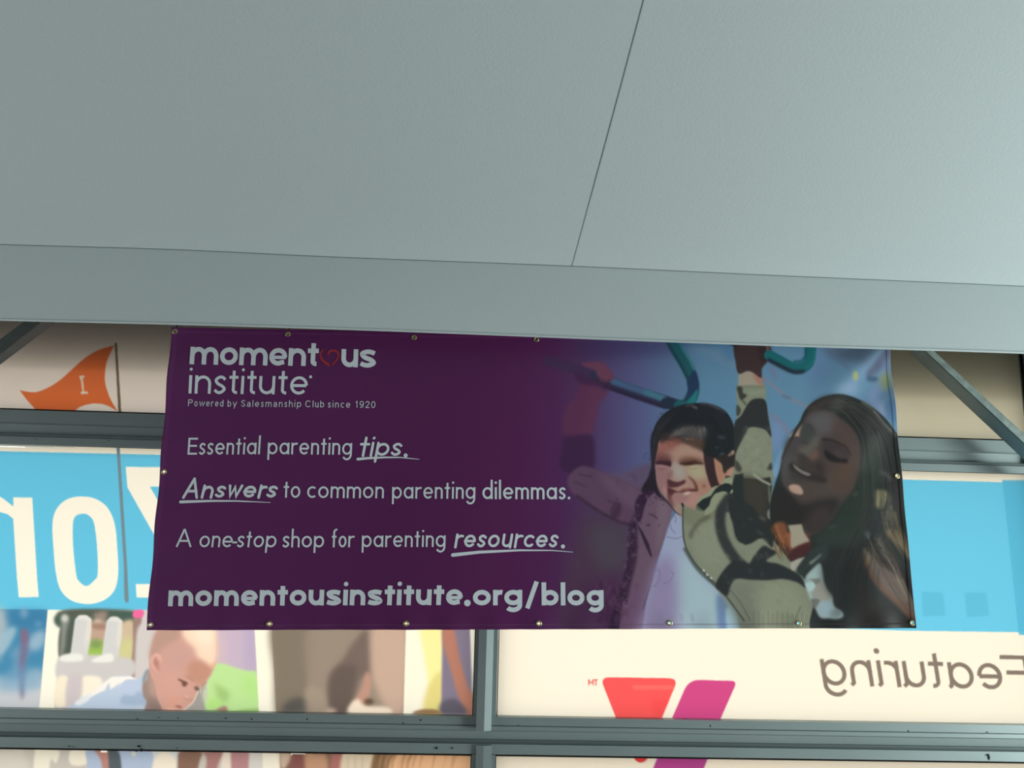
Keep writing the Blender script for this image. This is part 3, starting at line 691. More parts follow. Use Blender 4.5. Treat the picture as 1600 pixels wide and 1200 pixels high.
def paint_window():
    """graphics seen from their back: blue band, letters, photographs"""
    c = Canvas(-260, 425, 1680, 1300, 1.1)
    X, Y = c.X, c.Y
    CR = (255, 246, 226)
    c.rgb[:] = np.array(CR, np.float32)
    c.frame(0, 0, 1)
    rs = random.Random(8)
    # ---- upper left panel: pennant and pole
    c.F([(-260, 425), (745, 425), (745, 680), (-260, 660)], (250, 238, 226), 0, 1, sm=False)
    Z = lambda: c.frame(0, 490, 5.7143)
    Z()
    top = spline([(1022, 283), (880, 325), (760, 395), (640, 500), (540, 590), (430, 660), (310, 702), (175, 685)], False)
    left = spline([(175, 685), (240, 770), (320, 860), (400, 960)], False)
    bot = spline([(620, 960), (690, 850), (780, 812), (870, 802), (960, 822), (1050, 872)], False)
    right = spline([(1050, 872), (985, 760), (940, 620), (940, 500), (965, 400), (1022, 283)], False)
    c.put(c.T(np.vstack([top, left, bot, right])), (240, 122, 68))
    c.F([(708, 556), (752, 553), (755, 570), (738, 575), (752, 696), (782, 696), (785, 714), (722, 720), (720, 700), (736, 698), (722, 590), (712, 585)], (250, 232, 210), .3, sm=False)
    c.F([(1024, 262), (1043, 262), (1083, 882), (1057, 882)], (118, 104, 80), .3, sm=False)
    # ---- middle left: blue band
    c.frame(0, 0, 1)
    BL = (103, 198, 231)
    c.F([(-260, 700), (0, 705), (250, 710.5), (745, 722), (745, 960), (250, 955), (0, 952), (-260, 949)], BL, .3, sm=False)
    Z2 = lambda: c.frame(0, 690, 5.7143)
    Z2()
    WH = (255, 248, 230)
    # mirrored r at the left border
    c.F([(-160, 495), (0, 492), (30, 510), (120, 580), (118, 498), (288, 500), (330, 1200), (346, 1388), (168, 1390), (150, 1200), (118, 690), (70, 650), (0, 628), (-160, 600)], WH, .3, sm=False)
    # mirrored o
    outer = spline([(715, 490), (590, 520), (500, 610), (468, 740), (478, 960), (500, 1180), (545, 1330), (640, 1420), (780, 1450), (920, 1420), (1020, 1330), (1055, 1180), (1048, 960), (1025, 740), (960, 590), (850, 510)])
    inner = spline([(740, 643), (670, 672), (650, 760), (655, 960), (680, 1180), (700, 1240), (770, 1290), (840, 1240), (872, 1180), (868, 960), (842, 740), (800, 665)])
    c.put(c.T(outer), WH, .3); c.put(c.T(inner), BL, .3)
    # mirrored Z, partly hidden by the banner
    c.F([(1122, 226), (2000, 232), (2020, 402), (1338, 402), (1850, 1274), (2080, 1276), (2090, 1400), (1220, 1392), (1212, 1272), (1625, 1272), (1138, 410)], WH, .3, sm=False)
    c.F([(1040, 45), (1068, 45), (1135, 1110), (1150, 1420), (1140, 1438), (1122, 1438), (1110, 1400), (1105, 1100)], (118, 140, 150), .4, sm=False)
    # ---- photographs below, from the left: blue splash / child with fence / grey / yellow
    c.frame(0, 0, 1)
    c.F([(-260, 949), (75, 952.5), (60, 1115), (-260, 1110)], (72, 140, 178), .4, sm=False)
    T = lambda: c.frame(0, 900, 4)
    T()
    c.F([(-300, 200), (30, 210), (20, 420), (-40, 560), (-300, 600)], (190, 196, 196), 5, .8)
    c.F([(-300, 640), (60, 640), (260, 600), (250, 860), (-300, 860)], (205, 208, 212), 7)
    c.F([(20, 350), (90, 310), (100, 350), (50, 450), (0, 490), (-30, 430)], (160, 190, 206), 3, .9)
    c.F([(90, 540), (60, 480), (130, 430), (240, 340), (290, 340), (250, 460), (180, 480), (130, 600), (60, 640)], (120, 160, 190), 5, .8)
    c.F([(170, 430), (250, 330), (285, 400), (230, 460)], (165, 192, 210), 4, .7)
    c.F([(140, 340), (175, 340), (180, 440), (160, 560), (150, 740), (130, 760), (115, 600), (125, 460)], (120, 110, 140), 3, .8)
    c.F([(135, 330), (165, 330), (165, 400), (135, 420)], (140, 105, 130), 2.5, .8)
    c.F([(0, 640), (130, 560), (180, 600), (240, 590), (250, 700), (0, 720)], (110, 160, 195), 6, .6)
    c.F([(50, 220), (290, 220), (285, 330), (180, 330), (60, 300)], (60, 122, 165), 5, .6)
    c.E(150, 230, 26, 34, (140, 175, 200), 3, .6); c.E(240, 300, 24, 20, (110, 160, 195), 3, .7)
    # white strip
    c.F([(298, 211), (392, 212), (366, 520), (338, 842), (243, 842), (262, 640)], (255, 250, 232), .3, sm=False)
    # fence photograph
    c.F([(392, 212), (1600, 212), (1600, 842), (338, 842), (366, 520)], (214, 208, 206), .4, sm=False)
    B = lambda: c.frame(60, 950, 8)
    B()
    c.F([(305, 35), (1200, 35), (1200, 180), (1180, 260), (300, 260)], (78, 98, 88), 2)
    c.F([(305, 35), (860, 35), (820, 130), (300, 120)], (92, 96, 84), 2, .8)
    c.F([(280, 240), (470, 200), (400, 600), (260, 620)], (84, 94, 84), 1.5)
    c.F([(660, 180), (860, 180), (820, 430), (640, 430)], (196, 165, 145), 2.5)
    c.F([(690, 90), (760, 50), (860, 50), (820, 190), (740, 200)], (172, 150, 138), 3, .8)
    c.E(740, 165, 50, 26, (214, 192, 172), 2, .8); c.F([(660, 200), (860, 210), (850, 270), (670, 250)], (160, 124, 110), 2, .8)
    c.F([(640, 420), (820, 420), (800, 620), (600, 620)], (160, 195, 90), 2.5); c.E(720, 450, 80, 60, (130, 150, 100), 3, .8)
    c.F([(1040, 190), (1200, 170), (1215, 500), (1160, 660), (990, 650), (1030, 400)], (212, 190, 160), 2.5)
    c.F([(1030, 410), (1190, 400), (1160, 655), (990, 650)], (212, 210, 150), 4, .9)
    c.F([(1190, 110), (1290, 110), (1250, 500), (1205, 860), (1145, 850), (1180, 500)], (160, 132, 122), 1.2)
    c.F([(1200, 30), (1315, 30), (1295, 120), (1185, 110)], (244, 110, 165), .8)
    c.F([(290, 90), (360, 90), (385, 150), (350, 300), (330, 480), (300, 600), (270, 600), (285, 300)], (150, 152, 146), 2.5, .9)
    c.E(330, 130, 44, 46, (206, 206, 198), 2)
    for (l0, l1, r1, r0) in (((395, 620), (455, 150), (665, 150), (600, 620)), ((790, 620), (850, 170), (1050, 170), (1000, 640))):
        w = l1[0]; e = r1[0]
        c.F([l0, l1, (w+55, l1[1]-60), (e-60, l1[1]-58), (e, l1[1]), (e-10, 340), r0], (214, 214, 212), .8, sm=False)
        c.F([(e-45, l1[1]), (e, l1[1]), (e-20, 400), (r0[0]-5, 500), (r0[0]-25, 400)], (236, 228, 214), 1.5, .7)
        c.F([(w+5, l1[1]), (w+58, l1[1]-56), (e-60, l1[1]-56), (e, l1[1]), (e-30, l1[1]+10), (w+60, l1[1]-8)], (232, 230, 224), 1, .8)
    c.F([(260, 620), (560, 580), (1160, 640), (1150, 860), (560, 860), (240, 880)], (210, 206, 204), 2)
    c.F([(270, 610), (400, 570), (545, 580), (540, 660), (300, 668)], (240, 240, 232), 1.5)
    c.F([(680, 640), (860, 570), (935, 590), (920, 670), (700, 680)], (242, 240, 232), 1.5)
    c.F([(600, 420), (640, 420), (620, 560), (590, 640), (560, 600)], (218, 216, 212), 1.5, .8)
    c.F([(235, 880), (375, 880), (350, 1200), (200, 1200)], (250, 238, 214), 1.8)
    c.F([(545, 870), (770, 870), (775, 1000), (600, 1120), (500, 1160)], (252, 242, 222), 1.8)
    c.F([(1240, 260), (1400, 250), (1380, 760), (1220, 860)], (214, 208, 204), 2)
    c.F([(375, 880), (545, 870), (510, 1200), (345, 1200)], (208, 198, 200), 2, .9)
    # grey background right of the child
    D = lambda: c.frame(210, 980, 8)
    D()
    c.F([(1000, -60), (1500, -60), (1530, 600), (1300, 540), (1000, 470)], (204, 184, 204), 2)
    c.F([(1020, 100), (1130, 60), (1150, 460), (1010, 480)], (216, 190, 198), 5, .8)
    c.F([(1380, -60), (1505, -60), (1530, 560), (1400, 520)], (186, 170, 200), 6, .7)
    c.F([(780, 780), (860, 720), (1000, 900), (1100, 1060), (600, 1060), (700, 950)], (168, 164, 158), 3)
    # child's shirt
    B()
    c.F([(440, 1200), (560, 1110), (700, 1040), (790, 960), (920, 870), (1080, 845), (1150, 850), (1240, 890), (1310, 830), (1370, 760), (1400, 900), (1330, 1100), (1345, 1250), (430, 1250)], (192, 208, 228), .8)
    c.F([(560, 1100), (700, 1030), (790, 950), (920, 860), (1150, 850), (1230, 890), (1100, 900), (980, 1010), (1030, 930), (900, 1020), (880, 930), (830, 1030), (760, 1060), (640, 1120)], (252, 246, 238), 1.0, sm=False)
    c.F([(450, 1190), (560, 1110), (660, 1060), (640, 1140), (520, 1220)], (238, 240, 240), 1, .9)
    c.F([(980, 1010), (1100, 900), (1250, 900), (1310, 840), (1300, 960), (1310, 1000), (1240, 1050), (1180, 1090), (1100, 1080), (1000, 1040)], (194, 208, 230), 1)
    c.F([(1060, 1090), (1180, 1095), (1250, 1040), (1320, 1080), (1340, 1200), (1040, 1200)], (168, 188, 212), 2)
    c.F([(1330, 800), (1375, 765), (1360, 860), (1310, 950), (1300, 900)], (146, 152, 160), 1.5)
    # neck, head
    D()
    c.F([(180, 520), (160, 640), (100, 720), (110, 860), (150, 930), (140, 1080), (420, 1080), (300, 900), (260, 700)], (160, 138, 130), 1.2)
    c.F([(200, 560), (300, 700), (290, 900), (200, 840), (180, 700)], (196, 162, 146), 4, .8)
    c.F([(230, 880), (340, 1000), (400, 1080), (240, 1080), (180, 980)], (138, 116, 112), 5, .7)
    c.F([(270, 60), (360, -60), (560, -160), (860, -140), (980, -40), (1030, 160), (1040, 330), (1000, 520), (960, 590), (880, 700), (850, 730), (800, 790), (770, 850), (730, 940), (660, 1000), (600, 1050), (540, 1080), (400, 1080), (330, 980), (280, 850), (250, 700), (190, 560), (185, 400), (215, 220)], (214, 164, 150), .8)
    c.F([(280, 50), (500, -60), (600, 80), (480, 200), (360, 270), (330, 320), (200, 400), (195, 300), (230, 160)], (188, 152, 138), 4, .9)
    c.F([(600, 40), (800, -100), (980, -20), (1030, 180), (1030, 380), (960, 500), (880, 440), (760, 350), (740, 280), (640, 160)], (252, 222, 196), 3.5)
    c.F([(720, -60), (960, -40), (1000, 140), (900, 240), (760, 140)], (255, 236, 212), 5, .8)
    c.F([(440, 220), (700, 240), (760, 380), (620, 520), (420, 500), (340, 360)], (206, 162, 152), 6, .8)
    c.F([(740, 420), (900, 460), (980, 560), (880, 680), (820, 720), (700, 640), (660, 520)], (198, 146, 124), 4, .9)
    c.F([(380, 600), (560, 620), (580, 800), (560, 960), (380, 980), (320, 820)], (218, 166, 152), 5, .8)
    c.F([(460, 880), (540, 850), (560, 960), (480, 1060), (400, 1060)], (224, 164, 140), 5, .8)
    c.E(990, 480, 40, 30, (244, 178, 146), 3, .7)
    # ear
    c.F([(230, 350), (280, 322), (325, 350), (340, 420), (310, 520), (290, 570), (240, 520), (205, 470), (200, 400)], (226, 176, 162), 1)
    c.F([(262, 370), (300, 420), (318, 470), (298, 555), (268, 500), (240, 460), (245, 400)], (186, 134, 122), 1.8)
    c.S([(285, 400), (312, 440), (300, 500)], 12, (214, 160, 146), 1)
    # brow, eyes, nose, mouth
    c.S([(650, 610), (700, 640), (740, 665)], 22, (178, 132, 116), 2, .8)
    c.F([(545, 650), (590, 660), (660, 695), (660, 720), (620, 745), (600, 700)], (140, 98, 86), 1.2)
    c.S([(548, 652), (600, 672), (662, 702)], 9, (86, 66, 58), .8)
    c.E(618, 712, 24, 22, (98, 72, 64), 1.4, .8)
    c.F([(745, 750), (800, 740), (820, 770), (790, 800), (760, 780)], (118, 92, 78), 1.3)
    c.S([(850, 730), (900, 690)], 20, (170, 130, 108), 1, .8)
    c.S([(800, 745), (830, 780), (825, 820)], 10, (246, 226, 206), .8, .8)
    c.S([(800, 790), (770, 860), (730, 940), (660, 1000), (600, 1050)], 10, (252, 228, 210), .6)
    c.E(650, 870, 26, 16, (232, 184, 166), 1.5, .9); c.S([(620, 880), (680, 915), (720, 900)], 14, (188, 136, 120), 1.5, .8)
    c.F([(505, 985), (550, 978), (600, 1000), (570, 1020), (530, 1000)], (172, 106, 94), 1.2)
    c.S([(420, 1040), (520, 1052), (620, 1040)], 30, (255, 232, 220), 2.5, .8)
    # green shirt
    c.F([(1030, 455), (1130, 460), (1280, 510), (1420, 550), (1530, 590), (1550, 1070), (1160, 1070), (1140, 980), (1080, 1010), (920, 1040), (880, 980), (900, 860), (910, 700), (960, 600), (990, 530)], (194, 232, 156), 1.6)
    c.F([(1380, 600), (1530, 620), (1550, 900), (1440, 880), (1360, 760)], (184, 232, 140), 6, .8)
    c.F([(1000, 700), (1080, 740), (1190, 830), (1140, 940), (1050, 900), (1020, 800)], (164, 200, 122), 4, .9)
    c.F([(920, 920), (1040, 900), (1100, 990), (940, 1030)], (184, 232, 130), 4, .8)
    c.F([(1040, 1030), (1140, 985), (1165, 1080), (1040, 1080)], (170, 132, 116), 2)
    c.F([(880, 760), (915, 800), (900, 950), (880, 960), (850, 850)], (214, 222, 190), 2, .8)
    c.F([(1300, 1040), (1560, 1020), (1560, 1070), (1300, 1070)], (150, 186, 110), 2, .9)
    # second white strip, grey photograph, third strip, yellow photograph
    c.frame(380, 900, 4)
    c.F([(70, 320), (176, 320), (190, 600), (206, 862), (98, 862), (86, 600)], (255, 250, 230), .3, sm=False)
    c.F([(178, 300), (1018, 300), (1002, 862), (206, 862), (192, 600)], (158, 142, 126), .3, sm=False)
    c.F([(178, 300), (420, 300), (400, 700), (300, 860), (206, 862), (192, 600)], (134, 122, 106), 5)
    c.F([(400, 330), (740, 330), (660, 480), (520, 620), (520, 840), (420, 700)], (154, 140, 124), 5, .8)
    c.F([(700, 400), (780, 340), (800, 600), (740, 640), (650, 860), (540, 850), (530, 640), (620, 520)], (122, 106, 98), 4)
    c.F([(560, 600), (700, 560), (690, 700), (650, 850), (545, 850)], (104, 90, 84), 4, .8)
    c.F([(270, 790), (330, 760), (400, 770), (410, 850), (250, 850)], (90, 88, 84), 4, .9)
    c.F([(820, 300), (1018, 300), (1004, 840), (900, 830), (830, 700), (800, 560)], (204, 174, 154), 5)
    c.F([(770, 600), (800, 640), (790, 740), (740, 820), (690, 800), (740, 700)], (196, 150, 132), 2.5)
    c.F([(670, 800), (720, 770), (760, 810), (900, 820), (920, 862), (670, 862)], (250, 232, 210), 2.5)
    c.E(786, 785, 30, 20, (108, 84, 68), 2.2); c.E(545, 845, 40, 20, (220, 190, 172), 3, .8)
    c.F([(400, 700), (500, 720), (520, 860), (400, 860)], (168, 152, 134), 4, .8)
    c.F([(1018, 300), (1440, 300), (1440, 862), (1002, 862)], (255, 250, 228), .3, sm=False)
    c.F([(1110, 300), (1240, 300), (1235, 862), (1130, 862), (1160, 700), (1130, 500)], (254, 246, 168), 3)
    c.F([(1150, 700), (1240, 600), (1235, 862), (1130, 862)], (228, 212, 130), 3.5, .8)
    c.F([(1246, 300), (1418, 300), (1436, 862), (1236, 862)], (136, 126, 146), 1.6, sm=False)
    c.F([(1250, 300), (1310, 300), (1350, 500), (1400, 680), (1440, 760), (1440, 862), (1390, 862), (1340, 740), (1290, 560), (1248, 420)], (188, 128, 108), 2.2)
    c.F([(1240, 790), (1330, 770), (1400, 862), (1236, 862)], (96, 92, 104), 3, .9)
    c.F([(1418, 300), (1436, 300), (1440, 640), (1428, 560)], (255, 252, 236), .3, sm=False)
    c.F([(1060, 862), (1110, 835), (1200, 835), (1240, 862)], (150, 118, 86), 1.5)
    # ---- bottom left strip
    c.frame(0, 1090, 4)
    c.F([(-1000, 300), (3000, 330), (3000, 900), (-1000, 900)], (206, 200, 190), .3, sm=False)
    c.F([(220, 320), (365, 325), (350, 410), (310, 420), (300, 900), (225, 900)], (246, 240, 220), 1.5)
    c.F([(445, 325), (545, 325), (540, 415), (440, 415)], (248, 240, 222), 1.5)
    c.F([(0, 330), (150, 330), (140, 900), (-900, 900), (-900, 330)], (222, 216, 204), 4, .8)
    c.F([(550, 330), (740, 330), (950, 330), (945, 900), (600, 900), (545, 420)], (180, 196, 220), 1)
    c.F([(590, 325), (680, 325), (690, 440), (700, 900), (650, 900), (640, 440)], (194, 140, 130), 1.5)
    c.F([(680, 330), (735, 330), (760, 440), (790, 900), (700, 900), (680, 420)], (92, 102, 108), 1.2)
    c.E(836, 352, 16, 16, (214, 216, 206), .8)
    c.F([(950, 330), (1130, 335), (1110, 400), (1110, 900), (930, 900), (960, 400)], (222, 226, 226), 1.5)
    c.F([(960, 400), (1100, 400), (1110, 900), (930, 900)], (250, 238, 218), 1.8)
    c.F([(1130, 335), (1260, 340), (1240, 430), (1150, 900), (1100, 900), (1110, 430)], (142, 110, 94), 1.5)
    c.F([(1260, 340), (1410, 340), (1360, 430), (1280, 900), (1180, 900), (1290, 420)], (176, 128, 124), 1.8)
    c.F([(1440, 340), (1560, 340), (1555, 900), (1440, 900)], (188, 140, 142), 1.8)
    c.F([(1390, 360), (1440, 360), (1440, 900), (1360, 900)], (240, 226, 212), 1.5)
    c.F([(1560, 340), (1640, 342), (1640, 900), (1560, 900)], (218, 214, 206), 1.5)
    c.frame(400, 1090, 4.444)
    c.F([(45, 380), (165, 385), (175, 900), (50, 900)], (248, 240, 222), .4, sm=False)
    c.F([(165, 385), (600, 385), (610, 900), (175, 900)], (128, 104, 86), .4, sm=False)
    c.F([(165, 385), (240, 385), (235, 440), (180, 500)], (206, 180, 160), 2)
    c.F([(330, 420), (420, 390), (500, 440), (480, 900), (380, 900)], (196, 152, 122), 3); c.F([(520, 390), (600, 390), (600, 900), (540, 900)], (176, 116, 110), 2.5)
    c.F([(240, 440), (330, 420), (350, 900), (250, 900)], (140, 84, 84), 3, .8)
    c.F([(600, 390), (820, 390), (790, 900), (610, 900)], (226, 208, 182), 2)
    for x in (640, 690, 740): c.S([(x, 410), (x-5, 560)], 12, (206, 186, 160), 1.2, .7)
    c.F([(820, 392), (1490, 392), (1490, 900), (760, 900)], (232, 182, 140), .8, sm=False)
    c.F([(820, 392), (960, 392), (920, 480), (880, 900), (760, 900)], (136, 106, 78), 2)
    for i in range(26):
        x = 850 + rs.random()*600
        c.S([(x, 392), (x-25*rs.random()-10, 450), (x-30, 540)], rs.uniform(6, 14), rs.choice([(176, 132, 96), (150, 114, 82), (208, 160, 122)]), 1, .6, w1=3)
    # ---- right side
    c.frame(0, 0, 1)
    BR = (110, 204, 236)
    c.F([(760, 425), (1700, 425), (1700, 712), (760, 690)], (242, 236, 208), 0, 1, sm=False)
    c.F([(760, 425), (1700, 425), (1700, 700), (1520, 700), (1512, 560), (1508, 425)], (242, 236, 208), 0, 1, sm=False)
    c.F([(760, 735), (1420, 749.5), (1600, 754.5), (1700, 757), (1700, 991), (1600, 988), (1420, 985.5), (760, 965)], BR, .3, sm=False)
    c.F([(1566, 750), (1720, 750), (1720, 995), (1592, 992)], (92, 188, 222), .6, .9, sm=False)  # band and squares below: shade and reflections tinted into the film
    for pts in ([(1507, 926), (1541, 926), (1546, 962), (1511, 965)], [(1440, 924), (1473, 926), (1478, 962), (1442, 963)]):
        c.F(pts, (98, 190, 222), 1, .8, sm=False)
    # bottom right strip
    c.F([(760, 1170), (1700, 1190), (1700, 1300), (760, 1300)], (244, 232, 212), 0, 1, sm=False)
    # Y emblem, mirrored, and its small letters
    def rounded(pts, r, n=6):
        P = np.array(pts, float); out = []
        for i in range(len(P)):
            a, b, d = P[i-1], P[i], P[(i+1) % len(P)]
            rr = r[i]
            if rr == 0: out.append(b); continue
            p0 = b + (a-b)/np.hypot(*(a-b))*rr; p1 = b + (d-b)/np.hypot(*(d-b))*rr
            for k in range(n+1):
                t = k/n; out.append((1-t)**2*p0 + 2*t*(1-t)*b + t*t*p1)
        return np.array(out)
    RD = (252, 92, 92)
    c.frame(740, 900, 4)
    c.put(c.T(rounded([(790, 632), (1280, 640), (1170, 900), (895, 900)], [60, 60, 0, 0])), RD, .3)
    c.put(c.T(rounded([(1345, 648), (1648, 656), (1540, 900), (1235, 900)], [70, 40, 0, 0])), (214, 78, 138), .3)
    c.put(c.T(rounded([(1000, 680), (1030, 682), (1250, 682), (1250, 710), (1010, 712), (990, 700)], [0]*6)), (254, 122, 116), .8, .6)
    c.put(c.T([(1110, 775), (1225, 772), (1178, 884), (1120, 884)]), (250, 82, 84), .8, .7)
    c.put(c.T(ellipse(1045, 1120, 46, 46)), (222, 66, 66), .3)
    c.put(c.T([(1150, 1130), (1465, 1138), (1400, 1300), (1340, 1460), (1020, 1460)]), (178, 70, 140), .3)
    c.frame(0, 0, 1)
    for path, t, cap in text_strokes('MT', 919.5, 934, 1071, 1071, 9.6, 1.7, style=dict(narrow=.8), caps=True):
        c.put(ribbon_poly(path, t, cap='butt'), (236, 110, 104), .25)
    # mirrored lettering: laid out right to left along the slightly falling line
    for wrd, xr, wd in (('eaturing', 1569, 282), ('F', 1613, 43)):
        for path, t, cap in text_strokes(wrd, 0, wd, 0, 0, 41, 6.4, style=dict(tail=1, cap=1.32, dsc=-.42, gap=.16, tw=.58, th=1.32, dot=1.36, dotr=1.4)):
            p = np.array(path); x = xr - p[:, 0] + p[:, 1]*.16; y = 1077.5 + p[:, 1] - (1569-(xr - p[:, 0]))*.024
            q = np.stack([x, y], 1)
            c.put(q if cap == 'dot' else ribbon_poly(q, t, cap='butt'), (136, 122, 110), .3)
    return c
FUT = dict(wide=1.0, sc=.84, asc=1.62, cap=1.45, dsc=-.48, gap=.19, tw=.46, th=1.36)
HELB = dict(wide=1.05, sc=1.02, gap=.085, tw=.62, th=1.3, hook=1, sw=1.4)
HELL = dict(wide=1.0, sc=.92, gap=.17, tw=.5, th=1.28, hook=1, dot=1.33, dotr=1.05)
HELS = dict(wide=1.0, sc=.9, gap=.42, tw=.5, th=1.3, two=1, cap=1.38, asc=1.38, dsc=-.4)
FUTB = dict(wide=1.12, sc=1.02, asc=1.5, gap=.13, tw=.66, th=1.25, dsc=-.45, dot=1.36, dotr=.98, sw=1.3)
MARK = dict(wide=.95, sc=.86, gap=.2, cap=1.6, cap_style='round', tw=.6, th=1.4, dsc=-.45, dotr=1.1)
def slant(v):  # how far the vertical strokes lean at that x, following the hang of the sheet
    return .085 - (v-250)*.00015
def T(txt, x0, x1, y0, y1, xh, t, st, shear=0.0):
    return text_strokes(txt, x0, x1, y0, y1, xh, t, st, shear=shear, vert=slant((x0+x1)/2)*0.9)
LETTERING = {}
LETTERING['upper_name_lettering'] = T('moment', 295.5, 497, 568.8, 572.4, 27.5, 7.2, HELB)
LETTERING['name_end_lettering'] = T('us', 533, 587, 573.6, 574.4, 28, 7.2, HELB)
LETTERING['lower_name_lettering'] = \
    T('institute', 294, 480, 614.6, 616.8, 28.5, 4.6, HELL) + [([(485.5+2.4*math.cos(a*.5), 589+2.4*math.sin(a*.5)) for a in range(13)], 1.2, 'dot')]
LETTERING['tagline_lettering'] = T('Powered', 293, 348.3, 634.2, 635.0, 7.6, 1.1, HELS) + T('by', 355, 369.3, 635.1, 635.3, 7.6, 1.1, HELS) + \
    T('Salesmanship', 376.3, 470.5, 635.4, 636.2, 7.6, 1.1, HELS) + T('Club', 477, 506.3, 636.3, 636.6, 7.6, 1.1, HELS) + \
    T('since', 512.5, 547, 636.7, 637, 7.6, 1.1, HELS) + T('1920', 554.5, 586.3, 637, 637.4, 7.6, 1.1, HELS)
LETTERING['tips_lettering'] = T('Essential', 292.5, 406, 710.2, 709.8, 18.2, 2.95, FUT) + T('parenting', 418, 549.5, 709.8, 710.4, 18.2, 2.95, FUT) + \
    T('tips', 561, 625, 712, 712, 20, 4.0, MARK, .16) + [(arc(633.8, 711.6, 3.2, 3.2, 0, 360, 14), 1, 'dot')] + \
    [([(558.8, 717.3), (575, 715.8), (600, 714.6), (625, 714.7), (655, 717.8)], (4.2, .8), 'round')]
LETTERING['answers_lettering'] = T('Answers', 283.7, 430, 777.3, 777.3, 18.4, 4.2, MARK, .18) + \
    [([(281.5, 784.2), (330, 782.6), (370, 782.8), (422.5, 785.2)], (4.6, .8), 'round')] + \
    T('to', 442.5, 468.7, 777.6, 777.8, 18.2, 2.95, FUT) + T('common', 479.5, 599.5, 777.9, 778.6, 18.2, 2.95, FUT) + \
    T('parenting', 612.5, 742.5, 779, 779.6, 18.2, 2.95, FUT) + T('dilemmas.', 753.7, 891, 780, 780.2, 18.6, 3.3, FUT)
LETTERING['resources_lettering'] = T('A', 273.7, 299.2, 854.6, 854.8, 19.4, 2.95, FUT) + T('one-stop', 310.5, 430.7, 855, 855.2, 18, 2.95, FUT, .06) + \
    T('shop', 441, 505.7, 855.3, 855.3, 18, 2.95, FUT) + T('for', 517.5, 553, 855.2, 855.1, 18, 2.95, FUT) + \
    T('parenting', 565, 696, 854.8, 854.6, 18, 2.95, FUT) + T('resources', 709.5, 869.5, 855, 855, 19.5, 4.0, MARK, .16) + \
    [(arc(879.5, 853.8, 3.3, 3.3, 0, 360, 14), 1, 'dot')] + [([(707.5, 867.2), (750, 862.6), (812, 859.8), (862, 860), (895, 862.6)], (5.6, .8), 'round')]
LETTERING['web_address_lettering'] = T('momentousinstitute', 262.5, 722.3, 947.2, 945.0, 24.5, 7.3, FUTB) + [(arc(730.3, 942, 5.2, 5.2, 0, 360, 16), 1, 'dot')] + \
    T('org', 738.8, 815.8, 945.6, 945.6, 24, 7.3, FUTB) + [([(823.8, 950.5), (838.5, 908.5)], 7.2, 'butt')] + T('blog', 846.3, 943, 945.8, 946, 24, 7.3, FUTB)
LETTERING['heart'] = [
    (spline([(505, 546.5), (500.6, 554), (504, 563), (513.5, 570)], False), (2.2, 4.6), 'round'),
    (spline([(513, 553), (517, 548.5), (525, 548.8), (529, 554), (527, 561), (519.5, 570.5)], False), (4.2, 2.2), 'round')]
# ------------------------------------------------------------------ helpers
def s2l(c): 
    c = np.asarray(c, float)/255
    return np.where(c <= .04045, c/12.92, ((c+.055)/1.055)**2.4)
def mat(name, col, rough=.6, spec=.5, metal=0, noise=0, scale=30, bump=0, stretch=(1, 1, 1)):
    m = bpy.data.materials.new(name); m.use_nodes = True; n = m.node_tree; b = n.nodes['Principled BSDF']
    b.inputs['Base Color'].default_value = (*col, 1); b.inputs['Roughness'].default_value = rough
    b.inputs['Specular IOR Level'].default_value = spec; b.inputs['Metallic'].default_value = metal
    if noise or bump:
        tc = n.nodes.new('ShaderNodeTexCoord'); mp = n.nodes.new('ShaderNodeMapping'); mp.inputs['Scale'].default_value = stretch
        nz = n.nodes.new('ShaderNodeTexNoise'); nz.inputs['Scale'].default_value = scale; nz.inputs['Detail'].default_value = 4
        n.links.new(tc.outputs['Object'], mp.inputs[0]); n.links.new(mp.outputs[0], nz.inputs['Vector'])
        if noise:
            mx = n.nodes.new('ShaderNodeMix'); mx.data_type = 'RGBA'
            mx.inputs[6].default_value = (*[c*(1-noise) for c in col], 1); mx.inputs[7].default_value = (*[min(1, c*(1+noise)) for c in col], 1)
            n.links.new(nz.outputs['Fac'], mx.inputs[0]); n.links.new(mx.outputs[2], b.inputs['Base Color'])
        if bump:
            bp = n.nodes.new('ShaderNodeBump'); bp.inputs['Strength'].default_value = bump; bp.inputs['Distance'].default_value = .002
            n.links.new(nz.outputs['Fac'], bp.inputs['Height']); n.links.new(bp.outputs[0], b.inputs['Normal'])
    return m
def mesh_obj(name, verts, faces, m, parent=None, smooth=False):
    me = bpy.data.meshes.new(name); me.from_pydata([tuple(v) for v in verts], [], faces)
    bm = bmesh.new(); bm.from_mesh(me); bmesh.ops.recalc_face_normals(bm, faces=bm.faces); bm.to_mesh(me); bm.free()
    if smooth: me.polygons.foreach_set('use_smooth', [True]*len(me.polygons))
    if m: me.materials.append(m)
    o = bpy.data.objects.new(name, me); COL.objects.link(o)
    if parent: o.parent = parent; o.matrix_parent_inverse = parent.matrix_world.inverted()
    return o
def empty(name, loc=(0, 0, 0)):
    o = bpy.data.objects.new(name, None); COL.objects.link(o); o.empty_display_size = .1
    o.location = loc; o.matrix_world = Matrix.Translation(Vector(loc))
    return o
def thing(o, label, cat, group=None):
    o['label'] = label; o['category'] = cat
    if group: o['group'] = group
    return o
def structure(o, label=None, cat=None):
    o['kind'] = 'structure'
    if label: o['label'] = label
    if cat: o['category'] = cat
    return o
